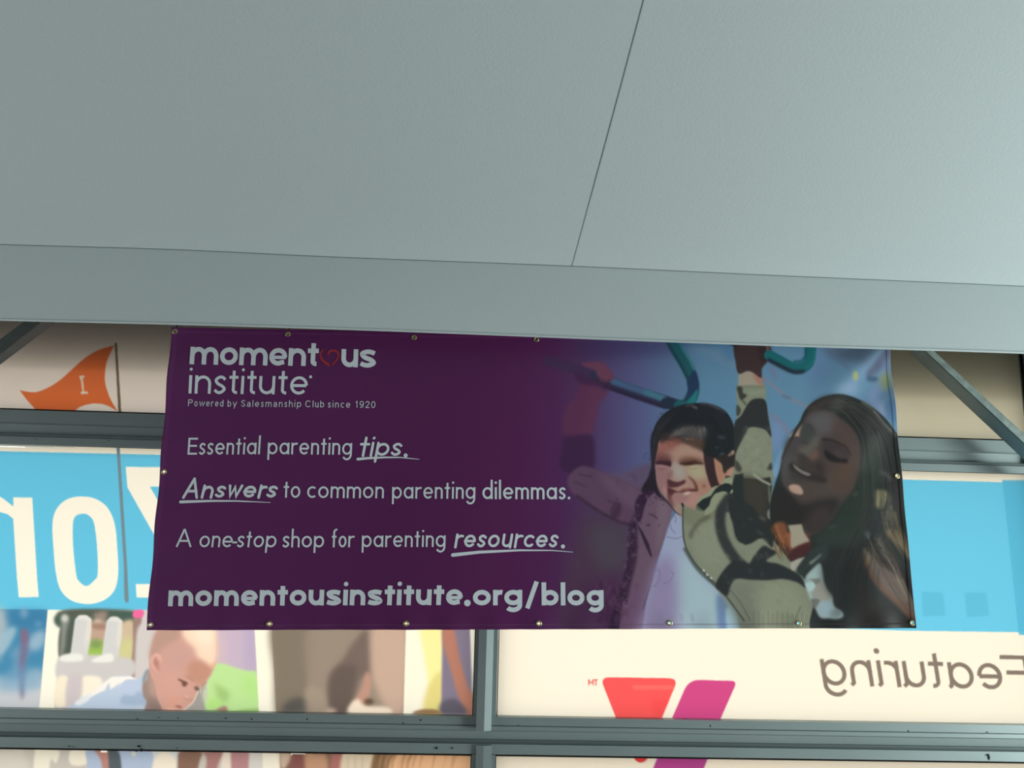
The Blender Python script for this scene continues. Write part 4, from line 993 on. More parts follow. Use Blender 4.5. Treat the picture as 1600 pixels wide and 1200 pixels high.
def box(x0, x1, y0, y1, z0, z1):
    v = [(x, y, z) for x in (x0, x1) for y in (y0, y1) for z in (z0, z1)]
    f = [(0, 1, 3, 2), (4, 6, 7, 5), (0, 4, 5, 1), (2, 3, 7, 6), (0, 2, 6, 4), (1, 5, 7, 3)]
    return v, f
def bevel(o, wd=.002, seg=2):
    b = o.modifiers.new('bevel', 'BEVEL'); b.width = wd; b.segments = seg; b.limit_method = 'ANGLE'
def extrude_profile(name, prof, x0, x1, m, parent=None):
    """closed outline of (y, z) points run along x"""
    n = len(prof); v = [(x0, y, z) for y, z in prof] + [(x1, y, z) for y, z in prof]
    f = [(i, (i+1) % n, (i+1) % n + n, i+n) for i in range(n)] + [tuple(range(n))[::-1], tuple(range(n, 2*n))]
    return mesh_obj(name, v, f, m, parent)
def join_boxes(name, boxes, m, parent=None):
    V, F = [], []
    for b in boxes:
        v, f = box(*b); k = len(V); V += v; F += [tuple(i+k for i in q) for q in f]
    return mesh_obj(name, V, F, m, parent)

def attr_material(name, kind):
    m = bpy.data.materials.new(name); m.use_nodes = True; n = m.node_tree
    at = n.nodes.new('ShaderNodeVertexColor'); at.layer_name = 'print'
    b = n.nodes['Principled BSDF']; outn = n.nodes['Material Output']
    if kind == 'banner':
        n.links.new(at.outputs[0], b.inputs['Base Color'])
        b.inputs['Roughness'].default_value = .38; b.inputs['Specular IOR Level'].default_value = .32
    else:
        n.nodes.remove(b)
        tr = n.nodes.new('ShaderNodeBsdfTranslucent'); df = n.nodes.new('ShaderNodeBsdfDiffuse'); ad = n.nodes.new('ShaderNodeMixShader')
        ad.inputs[0].default_value = .03
        n.links.new(at.outputs[0], tr.inputs[0]); n.links.new(at.outputs[0], df.inputs[0])
        n.links.new(tr.outputs[0], ad.inputs[1]); n.links.new(df.outputs[0], ad.inputs[2]); n.links.new(ad.outputs[0], outn.inputs[0])
    return m

def grid_obj(name, W, nu, nv, colors, m, parent=None, keep=None, smooth=True):
    """regular sheet of nu x nv points with its printed colours"""
    idx = np.arange(nu*nv).reshape(nv, nu)
    q = np.stack([idx[:-1, :-1], idx[1:, :-1], idx[1:, 1:], idx[:-1, 1:]], -1).reshape(-1, 4)
    if keep is not None:
        q = q[keep.reshape(-1)]
        used = np.unique(q); remap = np.full(nu*nv, -1); remap[used] = np.arange(len(used))
        q = remap[q]; W = W[used]; colors = colors[used]
    me = bpy.data.meshes.new(name)
    me.vertices.add(len(W)); me.vertices.foreach_set('co', W.astype(np.float32).ravel())
    me.loops.add(q.size); me.loops.foreach_set('vertex_index', q.ravel().astype(np.int32))
    me.polygons.add(len(q)); me.polygons.foreach_set('loop_start', (np.arange(len(q))*4).astype(np.int32))
    me.update(calc_edges=True)
    a = me.color_attributes.new('print', 'FLOAT_COLOR', 'POINT')
    c4 = np.ones((len(W), 4), np.float32); c4[:, :3] = colors
    a.data.foreach_set('color', c4.ravel())
    if smooth: me.polygons.foreach_set('use_smooth', np.ones(len(q), bool))
    me.materials.append(m)
    o = bpy.data.objects.new(name, me); COL.objects.link(o)
    if parent: o.parent = parent; o.matrix_parent_inverse = parent.matrix_world.inverted()
    return o

M = dict(
    alu=mat('grey_aluminium', (.30, .355, .35), .42, .5, .25, .10, 14, .15, (.3, 1, 1)),
    alu_dark=mat('grey_aluminium_side', (.24, .28, .28), .5, .4, .2, .12, 20, .1),
    rubber=mat('black_gasket', (.012, .012, .014), .8, .2),
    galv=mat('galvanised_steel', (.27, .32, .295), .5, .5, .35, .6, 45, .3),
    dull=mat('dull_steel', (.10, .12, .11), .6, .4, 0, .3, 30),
    cloth=mat('canopy_fabric', (.575, .625, .628), .75, .25, 0, .03, 160, .18),
    clothline=mat('canopy_seam_thread', (.20, .235, .235), .9, .1),
    brass=mat('brass', (.62, .50, .28), .32, .5, .9),
    ink=mat('pale_lettering', (.79, .82, .86), .36, .4),
    red=mat('red_lettering', (.42, .035, .05), .4, .4),
    concrete=mat('concrete', (.42, .40, .37), .85, .2, 0, .12, 3),
    plaster=mat('plaster', (.40, .40, .39), .9, .1, 0, .04, 4),
    header=mat('dark_fascia', (.06, .055, .045), .8, .1),
    fleck=mat('worn_fleck', (.02, .02, .02), .8, .1),
)

# ------------------------------------------------------------------ the place
YG = 2.45                                           # glass
XL, XR = P(-640, 800, YG).x, P(1594, 560, YG).x     # ends of the glazing built here
zx = lambda py, Y=YG, px=800: P(px, py, Y).z
Z_head = P(800, 380, YG).z                          # top of the upper panes
ZU1, ZU0 = zx(664.5), zx(716.5)                     # upper rail, top and bottom
ZL1, ZL0 = zx(1120.5), zx(1179)                     # lower rail
Z_low = zx(1420)
XM0, XM1 = P(739.5, 1100, YG).x, P(776, 1100, YG).x # mullion
structure(mesh_obj('floor', *box(-4.2, 4.2, -4.5, YG-.06, -.1, 0), M['concrete']))
structure(mesh_obj('ceiling', *box(-4.2, 4.2, -4.5, YG+.1, 3.9, 4.0), M['plaster']))
structure(mesh_obj('wall_left', *box(-4.3, -4.2, -4.5, YG+.1, 0, 3.9), M['plaster']))
structure(mesh_obj('wall_right', *box(4.2, 4.3, -4.5, YG+.1, 0, 3.9), M['plaster']))
structure(mesh_obj('wall_back', *box(-4.2, 4.2, -4.6, -4.5, 0, 3.9), M['plaster']))
structure(join_boxes('wall_front', [(-4.2, XL, YG-.06, YG+.1, 0, 3.9), (XR+.09, 4.2, YG-.06, YG+.1, 0, 3.9),
          (XL, XR+.09, YG-.06, YG+.1, Z_head+.05, 3.9), (XL, XR+.09, YG-.06, YG+.1, 0, Z_low-.05)], M['plaster']))
structure(mesh_obj('ground', *box(-14, 14, YG+.1, 16, -.2, -.02), mat('pale_paving', (.62, .60, .55), .9, .1, 0, .08, 2)))
# fascia of the outside canopy: it keeps the light off the upper panes
fascia = empty('window_awning', (0, YG+.5, 2.4))
mesh_obj('awning_fascia', *box(XL-.6, XR+.6, YG+.10, YG+.32, zx(612, YG+.10), 3.9), M['header'], fascia)
structure(fascia)

# ---- frame
def rail(name, x0, x1, lev, y, back=YG+.05):
    """lev: (z, y) outline of the room side, top to bottom"""
    prof = [(yy, z) for z, yy in lev] + [(back, lev[-1][0]), (back, lev[0][0])]
    o = extrude_profile(name, prof, x0, x1, M['alu'])
    return structure(o)
def lev(base, items):
    out = []
    for py, Y in items: out.append((P(800, py, Y).z, Y))
    return out
F0 = YG-.018
r1 = rail('trim_1', XL, XR, lev(0, [(664.5, F0), (683, F0), (684.5, F0+.004), (686, F0+.020), (700, F0+.022), (700.6, F0+.008), (704, F0+.005), (705, F0), (716.5, F0)]), F0)
r2 = rail('trim_2', XL, XR, lev(0, [(1120.5, F0), (1133.5, F0), (1133.8, F0+.006), (1134.8, F0+.006), (1135.2, F0), (1141.5, F0), (1143, F0+.012), (1155, F0+.018), (1156.5, F0+.030), (1162.5, F0+.030), (1163.2, F0+.002), (1179, F0+.002)]), F0)
r3 = rail('trim_3', XL, XR, [(Z_head+.05, F0), (Z_head, F0)], F0)
r4 = rail('trim_4', XL, XR, [(Z_low, F0), (Z_low-.05, F0)], F0)
# mullion above the lower rail, with a raised spine running down over the rail
def post(name, segs):
    V, F = [], []
    for prof, z0, z1 in segs:
        k = len(V); n = len(prof)
        V += [(x, y, z0) for x, y in prof] + [(x, y, z1) for x, y in prof]
        F += [(k+i, k+(i+1) % n, k+(i+1) % n+n, k+i+n) for i in range(n)] + [tuple(range(k, k+n))[::-1], tuple(range(k+n, k+2*n))]
    return structure(mesh_obj(name, V, F, M['alu']))
xm = lambda px, Y=F0, py=1100: P(px, py, Y).x
base = [(XM0, YG+.045), (XM0, F0+.001), (xm(775.5), F0+.001), (XM1, YG+.045)]
spine = [(xm(745), F0+.01), (xm(745, F0-.022), F0-.022), (xm(756.5, F0-.030), F0-.030), (xm(757.5, F0-.030), F0-.030), (xm(768.5, F0-.022), F0-.022), (xm(768.5), F0+.01)]
post('trim_5', [(base, ZL1-.001, Z_head), (spine, P(756, 1142.5, F0-.03).z, Z_head)])
spine2 = [(xm(743.5, F0-.01, 1185), F0+.01), (xm(743.5, F0-.01, 1185), F0-.006), (xm(755, F0-.01, 1185), F0-.01), (xm(768, F0-.01, 1185), F0-.006), (xm(768, F0-.01, 1185), F0+.01)]
base2 = [(xm(736.5, F0, 1190), YG+.045), (xm(736.5, F0, 1190), F0+.001), (xm(774, F0, 1190), F0+.001), (xm(774, F0, 1190), YG+.045)]
post('trim_6', [(base2, Z_low, ZL0+.002), (spine2, Z_low, P(756, 1164, F0).z)])
structure(mesh_obj('trim_7', *box(XR, XR+.09, F0-.01, YG+.05, Z_low-.05, Z_head+.05), M['alu_dark']))
# worn specks and chips on the rails
def fleck(parent, px, py, w_, h_, Y):
    c = P(px, py, Y); s = Y/FPX
    k = 8; r = random.Random(int(px*7+py))
    v = [(c.x + math.cos(a*math.tau/k)*w_*s*r.uniform(.6, 1.1)/2, Y-.0006, c.z + math.sin(a*math.tau/k)*h_*s*r.uniform(.6, 1.1)/2) for a in range(k)]
    v += [(x, Y+.001, z) for x, y, z in v]
    f = [tuple(range(k))[::-1], tuple(range(k, 2*k))] + [(i, (i+1) % k, (i+1) % k+k, i+k) for i in range(k)]
    return v, f
for par, lst in ((r2, [(215, 1123, 6, 1.2), (248, 1121, 5, 1), (278, 1122, 3, 1.5), (353, 1122, 2.5, 2.5), (393.5, 1123.5, 2.5, 3), (480, 1123.5, 2.5, 2.5), (657, 1125, 6, 1.8), (630, 1130, 2.5, 2.5),
                       (108, 1161.8+4, 3, 1.8), (115, 1167, 2, 1.5), (217, 1166, 6, 2.5), (221, 1172, 5, 5), (213, 1173, 5, 3), (277, 1169, 2, 1.5), (682, 1169, 4, 4), (706.5, 1169, 4, 2), (1110, 1134, 2, 3.5),
                       (1542, 1144, 5, 2), (1419, 1142, 2, 3), (810, 1133, 2, 1.5), (1545.5, 1183, 2.2, 10), (1543, 1180, 5, 2)]),
                 (r1, [(170, 688.5, 2, 2), (56, 682+4, 2, 1.5), (200, 687, 1.5, 1)])):
    V, F = [], []
    for (px, py, w_, h_) in lst:
        v, f = fleck(par, px, py, w_, h_, F0); k = len(V); V += v; F += [tuple(i+k for i in q) for q in f]
    o = mesh_obj('paint_chips', V, F, M['fleck'], par); o['kind'] = 'stuff'
# gaskets round each pane, panes, and the graphic film behind each
glass = bpy.data.materials.new('window_glass'); glass.use_nodes = True
n = glass.node_tree; n.nodes.clear()
o_ = n.nodes.new('ShaderNodeOutputMaterial'); t_ = n.nodes.new('ShaderNodeBsdfTransparent'); g_ = n.nodes.new('ShaderNodeBsdfGlossy'); m_ = n.nodes.new('ShaderNodeMixShader')
t_.inputs[0].default_value = (.97, .98, .97, 1); g_.inputs['Roughness'].default_value = .02; m_.inputs[0].default_value = .022
n.links.new(t_.outputs[0], m_.inputs[1]); n.links.new(g_.outputs[0], m_.inputs[2]); n.links.new(m_.outputs[0], o_.inputs[0])
panes = [('window_1', XL, XM0, ZU1, Z_head), ('window_2', XM1, XR, ZU1, Z_head), ('window_3', XL, XM0, ZL1, ZU0), ('window_4', XM1, XR, ZL1, ZU0),
         ('window_5', XL, base2[0][0], Z_low, ZL0), ('window_6', base2[2][0], XR, Z_low, ZL0)]
for nm, x0, x1, z0, z1 in panes:
    r = empty(nm, ((x0+x1)/2, YG, z0)); structure(r)
    mesh_obj('pane', *box(x0-.004, x1+.004, YG, YG+.005, z0-.004, z1+.004), glass, r)
    g = .0022
    join_boxes('gasket', [(x0, x1, F0+.006, YG-.0005, z0, z0+g), (x0, x1, F0+.006, YG-.0005, z1-g, z1), (x0, x0+g, F0+.006, YG-.0005, z0+g, z1-g), (x1-g, x1, F0+.006, YG-.0005, z0+g, z1-g)], M['rubber'], r)

# ---- graphic film on the outside of the glass
WIN = paint_window()
FILM_GAIN = np.array([.985, .985, .985/.90*.96])
film_mat = attr_material('translucent_print', 'film')
YF = YG + .009
def film(name, x0, x1, z0, z1, step, label, cat, group=None, cut=None, marks=None):
    t = thing(empty(name, ((x0+x1)/2, YF, z0)), label, cat, group)
    nu, nv = max(2, int((x1-x0)/step)), max(2, int((z1-z0)/step))
    gx, gz = np.meshgrid(np.linspace(x0, x1, nu), np.linspace(z1, z0, nv))
    W = np.stack([gx.ravel(), np.full(nu*nv, YF), gz.ravel()], 1)
    px, py = proj(W)
    c = s2l(WIN.sample(px, py))*FILM_GAIN
    c = np.clip(c, 0, .985)
    pc = px.reshape(nv, nu), py.reshape(nv, nu)
    cx = (pc[0][:-1, :-1] + pc[0][1:, 1:])/2; cy = (pc[1][:-1, :-1] + pc[1][1:, 1:])/2
    keep = np.ones(cx.shape, bool)
    if cut:
        for f in cut: keep &= ~f(cx, cy)
    rest = keep.copy()
    for mn, fn in (marks or []):
        k = keep & fn(cx, cy); rest &= ~k
        grid_obj(mn, W, nu, nv, c, film_mat, t, k, False)
    grid_obj('film', W, nu, nv, c, film_mat, t, rest, False)
    return t
ST = YG/FPX*1.15
def inpoly(poly):
    q = np.array(poly, float)
    def f(x, y):
        r = np.zeros(x.shape, bool); j = len(q)-1
        for i in range(len(q)):
            (xi, yi), (xj, yj) = q[i], q[j]
            with np.errstate(divide='ignore', invalid='ignore'):
                c = ((yi > y) != (yj > y)) & (x < (xj-xi)*(y-yi)/((yj-yi) or 1e-9)+xi)
            r ^= c; j = i
        return r
    return f
def near(colr, x0, y0, x1, y1, tol=60):
    def f(cx, cy):
        m = (cx > x0) & (cx < x1) & (cy > y0) & (cy < y1)
        c = WIN.sample(cx.ravel(), cy.ravel()).reshape(*cx.shape, 3)
        return m & (np.abs(c - np.array(colr)).sum(-1) < tol)
    return f
def below(pts, gap=40):     # thin bare strip of glass along a film's edge
    xs = [p[0] for p in pts]; ys = [p[1] for p in pts]
    return lambda x, y: (x > xs[0]) & (x < xs[-1]) & (y > np.interp(x, xs, ys)) & (y < np.interp(x, xs, ys)+gap)
def above(pts, gap=40):
    xs = [p[0] for p in pts]; ys = [p[1] for p in pts]
    return lambda x, y: (x > xs[0]) & (x < xs[-1]) & (y < np.interp(x, xs, ys)) & (y > np.interp(x, xs, ys)-gap)
film('window_graphic', XL, XM0, ZU1, Z_head, ST*1.3, 'cream window film with an orange pennant and pole, upper left pane', 'window graphic', 'films on the shop window',
     marks=[('pennant', near((240, 122, 68), 20, 500, 190, 660, 120)), ('flagpole', near((118, 104, 80), 172, 530, 195, 660, 90))])
film('window_graphic', XM1, XR, ZU1, Z_head, ST*1.5, 'plain cream window film behind the steel brace, upper right pane', 'window graphic', 'films on the shop window',
     cut=[below([(1437, 684.5), (1450, 683.5), (1520, 686.5), (1540, 688)]), below([(1548, 688.5), (1560, 688), (1580, 689.5)])])
film('window_graphic', XL, XM0, ZL1, ZU0, ST, 'blue window film with mirrored white letters above photographs of a toddler', 'window graphic', 'films on the shop window',
     cut=[above([(-200, 695), (0, 698.5), (70, 698.8), (130, 698.5)])],
     marks=[('lettering', near((255, 248, 230), -100, 735, 420, 950, 40)), ('photograph', lambda x, y: (y > 953) & (x > 80) & (x < 412))])
film('window_graphic', XM1, XR, ZL1, ZU0, ST, 'blue and cream window film with mirrored grey word and a red and purple emblem', 'window graphic', 'films on the shop window',
     marks=[('lettering', near((136, 122, 110), 1270, 1000, 1640, 1100, 130)), ('emblem', near((240, 84, 110), 935, 1050, 1160, 1140, 160))])
film('window_graphic', XL, base2[0][0], Z_low, ZL0, ST*1.3, 'film strip showing legs and hair of a photograph, lower left pane', 'window graphic', 'films on the shop window',
     cut=[above([(158, 1176.5), (167, 1176.5)]), above([(455, 1179), (462, 1178.5), (477, 1179)])])
film('window_graphic', base2[2][0], XR, Z_low, ZL0, ST*1.5, 'cream film with the foot of a purple and red emblem, lower right pane', 'window graphic', 'films on the shop window',
     cut=[above([(770, 1182), (792, 1182)]), lambda x, y: (x < 776) & (y < 1185)])

# ------------------------------------------------------------------ steel braces behind the banner
def brace(name, label, edges, depth, ext, fm):
    """L section: lower edge, fold and upper edge given as picture lines at their own depths"""
    t = thing(empty(name, tuple(P(edges[0][0][0], edges[0][0][1], depth[0]))), label, 'brace')
    L = []
    for (a, b), Y in zip(edges, depth):
        A, B = P(*a, Y), P(*b, Y); d = B - A
        L.append((A - d*ext[0], B + d*ext[1]))
    (a0, b0), (a1, b1), (a2, b2) = L
    th = Vector((0, .006, 0))
    for nm, (p, q, r_, s) in (('web', (a0, b0, b1, a1)), ('flange', (a1, b1, b2, a2))):
        v = [p, q, r_, s] + [x + th for x in (p, q, r_, s)]
        f = [(0, 1, 2, 3), (7, 6, 5, 4), (0, 4, 5, 1), (1, 5, 6, 2), (2, 6, 7, 3), (3, 7, 4, 0)]
        o = mesh_obj(nm, v, f, fm if nm == 'flange' else M['alu_dark'], t)
    return t
brace('steel_brace', 'galvanised angle brace sloping down past the right edge of the banner', [((1420.6, 548), (1573.8, 691.5)), ((1447, 549), (1554.5, 649.5)), ((1461, 550), (1600, 677.5))], (2.37, 2.30, 2.30), (.5, 2.4), M['galv'])
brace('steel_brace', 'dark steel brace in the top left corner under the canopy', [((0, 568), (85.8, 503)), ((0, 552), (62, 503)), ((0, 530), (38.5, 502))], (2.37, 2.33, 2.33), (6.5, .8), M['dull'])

# ------------------------------------------------------------------ banner
YB = 2.05
TL, TR, BR_, BL_ = P(268, 511, YB), P(1388, 534, YB), P(1432, 981.5, YB), P(228, 985, YB)
def ripple(u, v):
    """depth of the sheet's waves, metres; u along, v down"""
    d = .0035*np.sin(u*9+.6)*(.4+.6*v) + .002*np.sin(u*23+v*3)
    r = np.clip((u-.86)/.14, 0, 1)
    d = d + r*(.006*np.sin((u*1.2+v*.55)*46)*np.exp(-v*2.6) + .005*np.sin(u*60)*(1-v)**2 + .003*np.sin(u*70+v*2)*(.3+v*.4))
    l = np.clip((.05-u)/.05, 0, 1)
    d = d + l*.004*np.sin(v*26) + .0022*np.sin(u*110)*np.clip((v-.93)/.07, 0, 1)
    return d
def banner_point(px, py):
    """picture point -> point on the sheet"""
    A = Pn(px, py, YB)
    e1 = np.array(TR-TL); 
    # invert the bilinear patch by a few Newton steps
    u = np.full(len(px), .5); v = np.full(len(px), .5)
    c = [np.array((k.x, k.z)) for k in (TL, TR, BR_, BL_)]; p = A[:, [0, 2]]
    for _ in range(8):
        f = ((1-u)*(1-v))[:, None]*c[0] + (u*(1-v))[:, None]*c[1] + (u*v)[:, None]*c[2] + ((1-u)*v)[:, None]*c[3] - p
        fu = (1-v)[:, None]*(c[1]-c[0]) + v[:, None]*(c[2]-c[3]); fv = (1-u)[:, None]*(c[3]-c[0]) + u[:, None]*(c[2]-c[1])
        det = fu[:, 0]*fv[:, 1]-fu[:, 1]*fv[:, 0]
        u = u - (f[:, 0]*fv[:, 1]-f[:, 1]*fv[:, 0])/det; v = v - (fu[:, 0]*f[:, 1]-fu[:, 1]*f[:, 0])/det
    B = A.copy(); B[:, 1] += ripple(u, v)
    return B
ban = thing(empty('vinyl_banner', tuple((BL_+BR_)/2)), 'purple printed vinyl banner with white lettering and photo of a smiling girl and woman', 'banner')
ART = paint_banner()
us = np.concatenate([np.linspace(0, .5, 420, endpoint=False), np.linspace(.5, 1, 760)]); vv = np.linspace(0, 1, 500)
U, V_ = np.meshgrid(us, vv); u, v = U.ravel(), V_.ravel()
W = ((1-u)*(1-v))[:, None]*np.array(TL) + (u*(1-v))[:, None]*np.array(TR) + (u*v)[:, None]*np.array(BR_) + ((1-u)*v)[:, None]*np.array(BL_)
px, py = proj(W)
W[:, 1] += ripple(u, v)
edge = np.minimum.reduce([u*1160, (1-u)*1160, v*460, (1-v)*460])
W[:, 1] -= .0012*np.clip((7.5-edge)/1.5, 0, 1)            # the doubled hem stands a little proud
BANNER_GAIN = 1.0; BANNER_HAZE = .001
col = np.clip(s2l(ART.sample(px, py))*BANNER_GAIN*1.55 - BANNER_HAZE, .002, .9)
bottom_g = [(234, 976.5), (421, 975), (635, 974), (842, 974), (1046, 973.3), (1248, 974), (1426, 973.5)]
side_g = [(255.5, 737), (1401, 744)]
top_g = [(273, 517.3), (450, 522), (647, 526.8), (838, 530.5)]
GR = bottom_g + side_g + top_g
nu, nv = len(us), len(vv)
pX, pY = px.reshape(nv, nu), py.reshape(nv, nu)
cx = (pX[:-1, :-1]+pX[1:, 1:])/2; cy = (pY[:-1, :-1]+pY[1:, 1:])/2
keep = np.ones(cx.shape, bool)
for gx, gy in GR: keep &= (cx-gx)**2 + (cy-gy)**2 > 2.3**2
ban_mat = attr_material('printed_vinyl', 'banner')
sheet = grid_obj('sheet', W, nu, nv, col, ban_mat, ban, keep, False)
so = sheet.modifiers.new('thickness', 'SOLIDIFY'); so.thickness = .0006; so.offset = -1
# grommets
def torus(R, r, n1=28, n2=10, flat=.45):
    v, f = [], []
    for i in range(n1):
        a = i*math.tau/n1
        for j in range(n2):
            b = j*math.tau/n2; rr = R + r*math.cos(b)
            v.append((rr*math.cos(a), r*flat*math.sin(b), rr*math.sin(a)))
            f.append((i*n2+j, ((i+1) % n1)*n2+j, ((i+1) % n1)*n2+(j+1) % n2, i*n2+(j+1) % n2))
    return v, f
tv, tf = torus(.0050, .0020)
gmesh = None
for gx, gy in GR:
    c = banner_point(np.array([gx]), np.array([gy]))[0]
    if gmesh is None:
        o = mesh_obj('grommet', tv, tf, M['brass'], None, True); gmesh = o.data
    else:
        o = bpy.data.objects.new('grommet', gmesh); COL.objects.link(o)
    o.location = (c[0], c[1]-.0012, c[2]); o.parent = ban; o.matrix_parent_inverse = ban.matrix_world.inverted()
# the sheet is tied to a square tube of the canopy frame, both hidden by the valance
bar0, bar1 = P(200, 484, YB+.035), P(1450, 526, YB+.035)
def strut(name, a, b, w_, m, parent):
    a, b = Vector(a), Vector(b); d = (b-a).normalized(); s1 = d.cross(Vector((0, 1, 0)))
    if s1.length < .1: s1 = d.cross(Vector((1, 0, 0)))
    s1.normalize(); s2 = d.cross(s1)
    v = [p + s1*i*w_/2 + s2*j*w_/2 for p in (a, b) for i, j in ((-1, -1), (1, -1), (1, 1), (-1, 1))]
    return mesh_obj(name, v, [(0, 1, 2, 3), (7, 6, 5, 4)] + [(i, i+4, (i+1) % 4+4, (i+1) % 4) for i in range(4)], m, parent)
ft = thing(empty('hanging_tube', tuple(bar0)), 'square steel tube behind the canopy valance that carries the purple banner', 'tube')
strut('tube', bar0 - (bar1-bar0)*.5, bar1 + (bar1-bar0)*.45, .022, M['galv'], ft)
for gx, gy in top_g:
    c = Vector(banner_point(np.array([float(gx)]), np.array([float(gy)]))[0]); t = (c.x-bar0.x)/(bar1.x-bar0.x); q = bar0.lerp(bar1, t)
    strut('tie', (c.x, c.y+.004, c.z), (q.x, q.y-.0114, q.z), .0022, M['rubber'], ban)
# lettering, printed a hair above the sheet
def letters(name, strokes, m):
    V, F = [], []; lay = 0
    for path, t, cap in strokes:
        k = len(V); lay = (lay+1) % 7
        if cap == 'dot':
            q = np.array(path)[:-1] if np.allclose(path[0], path[-1]) else np.array(path)
            V.append((q, lay)); k0 = sum(len(a) for a, _ in V[:-1]); F.append(tuple(range(k0, k0+len(q)))); continue
        w0, w1 = t if isinstance(t, tuple) else (t, t)
        l, r, ca, cb = ribbon(path, w0, w1, cap)
        k0 = sum(len(a) for a, _ in V); n = len(l)
        V.append((np.vstack([l, r]), lay))
        for i in range(n-1): F.append((k0+i, k0+i+1, k0+n+i+1, k0+n+i))
        for c_, a, b in ((cb, l[-1], r[-1]), (ca, r[0], l[0])):
            if len(c_):
                k0 = sum(len(x) for x, _ in V); q = np.vstack([[a], c_, [b]]); V.append((q, lay)); F.append(tuple(range(k0, k0+len(q))))
    A = np.vstack([a for a, _ in V]); L = np.concatenate([np.full(len(a), l) for a, l in V])
    B = banner_point(A[:, 0], A[:, 1]); B[:, 1] -= .0008 + L*.00003
    me = bpy.data.meshes.new(name); me.from_pydata(B.tolist(), [], F); me.materials.append(m)
    # face the room
    for p in me.polygons:
        if p.normal.y > 0: p.flip()
    o = bpy.data.objects.new(name, me); COL.objects.link(o); o.parent = ban; o.matrix_parent_inverse = ban.matrix_world.inverted()
    return o
for nm, st in LETTERING.items():
    letters('heart_emblem' if nm == 'heart' else nm, st, M['red' if nm == 'heart' else 'ink'])

# ------------------------------------------------------------------ canopy
YV = 1.97
can = thing(empty('fabric_canopy', tuple(P(800, 528, YV))), 'pale grey fabric canopy roof with a straight hanging valance above the banner', 'canopy')
crease = [(-760, 350), (-420, 364), (-200, 373), (0, 382), (268, 390), (530, 402), (893, 416), (1200, 430), (1600, 447.5), (1900, 462), (2100, 472), (2500, 493)]
hem = [(-760, 475.5), (-420, 487), (-200, 493.5), (0, 500), (268, 507.3), (630, 518.3), (900, 528), (1200, 540), (1400, 546.5), (1600, 552.5), (1900, 564), (2100, 571), (2500, 587)]
def curve_at(pts, x):
    s = spline(pts, False, 12); return np.interp(x, s[:, 0], s[:, 1])
xs = np.linspace(-760, 2500, 240)
cy_, hy_ = curve_at(crease, xs), curve_at(hem, xs)
def sheet_rows(name, rows, m, parent, th=.0015, smooth=False):
    V = np.vstack(rows); n = len(rows[0]); F = []
    for j in range(len(rows)-1):
        for i in range(n-1): F.append((j*n+i, j*n+i+1, (j+1)*n+i+1, (j+1)*n+i))
    o = mesh_obj(name, V.tolist(), F, m, parent, smooth)
    s = o.modifiers.new('thickness', 'SOLIDIFY'); s.thickness = th; s.offset = 0
    return o
crease_w = Pn(xs, cy_, YV); hem_w = Pn(xs, hy_, YV)
rows = []
for k in range(15):
    t = k/14
    r = crease_w*(1-t) + hem_w*t
    r[:, 1] += .004*np.sin(r[:, 0]*4+.5)*t - .003*math.sin(t*math.pi)
    rows.append(r)
sheet_rows('valance', rows, M['cloth'], can)
# rolled hem along the foot of the valance
def tube(name, path, rad, m, parent, n=10):
    V, F = [], []
    for i, p in enumerate(path):
        for j in range(n):
            a = j*math.tau/n; V.append((p[0], p[1] + rad[0]*math.cos(a), p[2] + rad[1]*math.sin(a)))
    for i in range(len(path)-1):
        for j in range(n): F.append((i*n+j, (i+1)*n+j, (i+1)*n+(j+1) % n, i*n+(j+1) % n))
    F += [tuple(range(n)), tuple(range((len(path)-1)*n, len(path)*n))[::-1]]
    return mesh_obj(name, V, F, m, parent, True)
h = rows[-1].copy(); h[:, 2] += .0022
tube('hem', h, (.0034, .0032), M['cloth'], can)
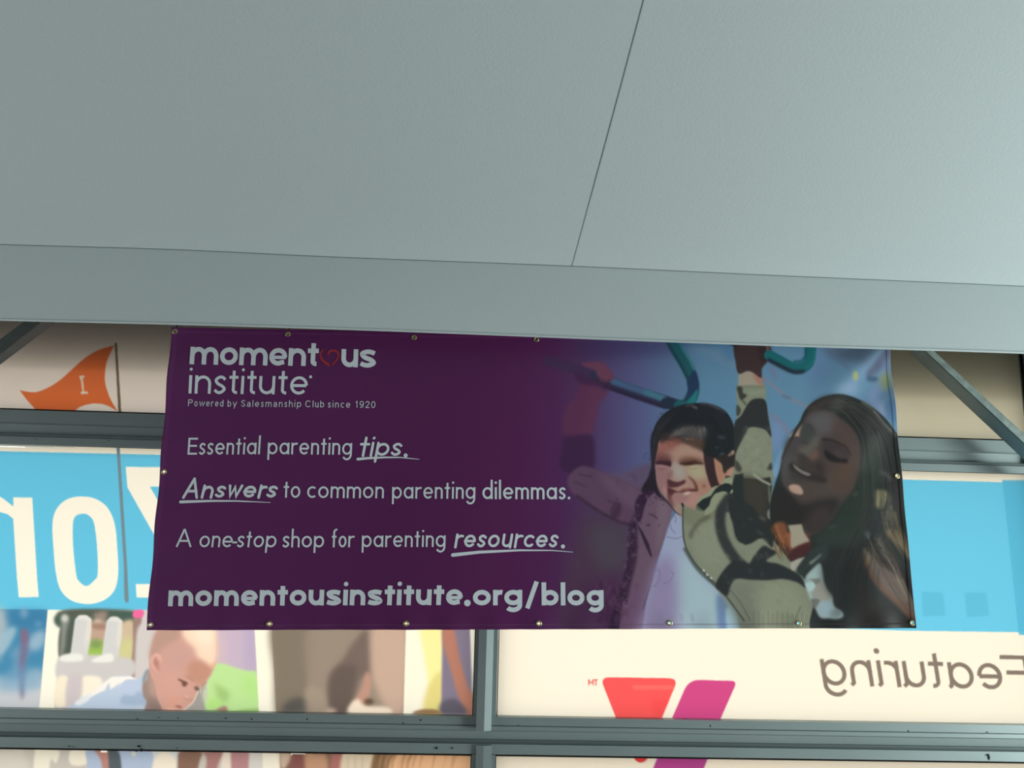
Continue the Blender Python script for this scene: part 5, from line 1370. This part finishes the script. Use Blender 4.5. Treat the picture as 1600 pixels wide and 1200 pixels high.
# roof: rises toward the viewer from the crease
SL = .60
def roof_point(px, py, slope=SL, dy=0):
    d = np.stack([px-800, -(py-600), np.full_like(px, -FPX)], 1) @ Rn.T
    # plane z = zc(x) + slope*(YV - y), zc linear along x
    k1 = (crease_w[-1, 2]-crease_w[0, 2])/(crease_w[-1, 0]-crease_w[0, 0]); k0 = crease_w[0, 2]-k1*crease_w[0, 0]
    t = (k0 + slope*YV - EYE.z)/(d[:, 2] - k1*d[:, 0] + slope*d[:, 1])
    return np.array(EYE)[None] + d*t[:, None]
seam_bot = P(893.5, 416, YV); seam_top = Vector(roof_point(np.array([1005.]), np.array([0.]))[0])
sd = seam_top - seam_bot; sx_per_y = sd.x/(seam_top.y-seam_bot.y)
LEN = 2.7
def roof(name, side):
    rows = []
    n = 90
    for k in range(26):
        t = k/25; y = YV - LEN*t**1.0
        xsm = seam_bot.x + sx_per_y*(y-YV)
        xe = crease_w[0, 0] if side < 0 else crease_w[-1, 0]
        X = np.linspace(xe, xsm, n) if side < 0 else np.linspace(xsm, xe, n)
        zc = np.interp(X, crease_w[:, 0], crease_w[:, 2])
        k1 = (crease_w[-1, 2]-crease_w[0, 2])/(crease_w[-1, 0]-crease_w[0, 0]); zl = crease_w[0, 2]+k1*(X-crease_w[0, 0])
        z = zc*max(0, 1-t*6) + zl*min(1, t*6) + SL*(YV-y)
        f = np.abs(X-xsm)
        z = z + (.010*np.clip(f, 0, 1.2) if side > 0 else -.006*np.clip(f, 0, 1.2))*min(1, t*3) - .003*math.sin(min(1, t*3)*math.pi)
        rows.append(np.stack([X, np.full(n, y), z], 1))
    o = sheet_rows(name, rows, M['cloth'], can)
    return o, rows
_, ra = roof('roof_panel', -1); _, rb = roof('roof_panel', 1)
seam = np.array([r[0] + np.array([0, 0, -.0008]) for r in rb])
sm = [tuple(p) for p in seam]
V, F = [], []
for i, p in enumerate(sm):
    ww = .0006 if i > 1 else .0002
    for dx, dz in ((-ww, 0), (ww, 0), (ww, -.0012), (-ww, -.0012)): V.append((p[0]+dx, p[1], p[2]+dz))
for i in range(len(sm)-1):
    for j in range(4): F.append((i*4+j, (i+1)*4+j, (i+1)*4+(j+1) % 4, i*4+(j+1) % 4))
mesh_obj('roof_seam', V, F, M['clothline'], can)
cw = crease_w.copy(); cw[:, 1] -= .0015
tube('crease_stitching', cw, (.0010, .0012), M['clothline'], can, 6)
# far half of the canopy behind the viewer
yb = YV - LEN; zb = ra[-1][0][2]
mesh_obj('rear_roof_panel', [(crease_w[0, 0], yb, ra[-1][0][2]), (crease_w[-1, 0], yb, rb[-1][-1][2]), (crease_w[-1, 0], yb-1.6, rb[-1][-1][2]-.9), (crease_w[0, 0], yb-1.6, ra[-1][0][2]-.9)], [(0, 1, 2, 3)], M['cloth'], can)
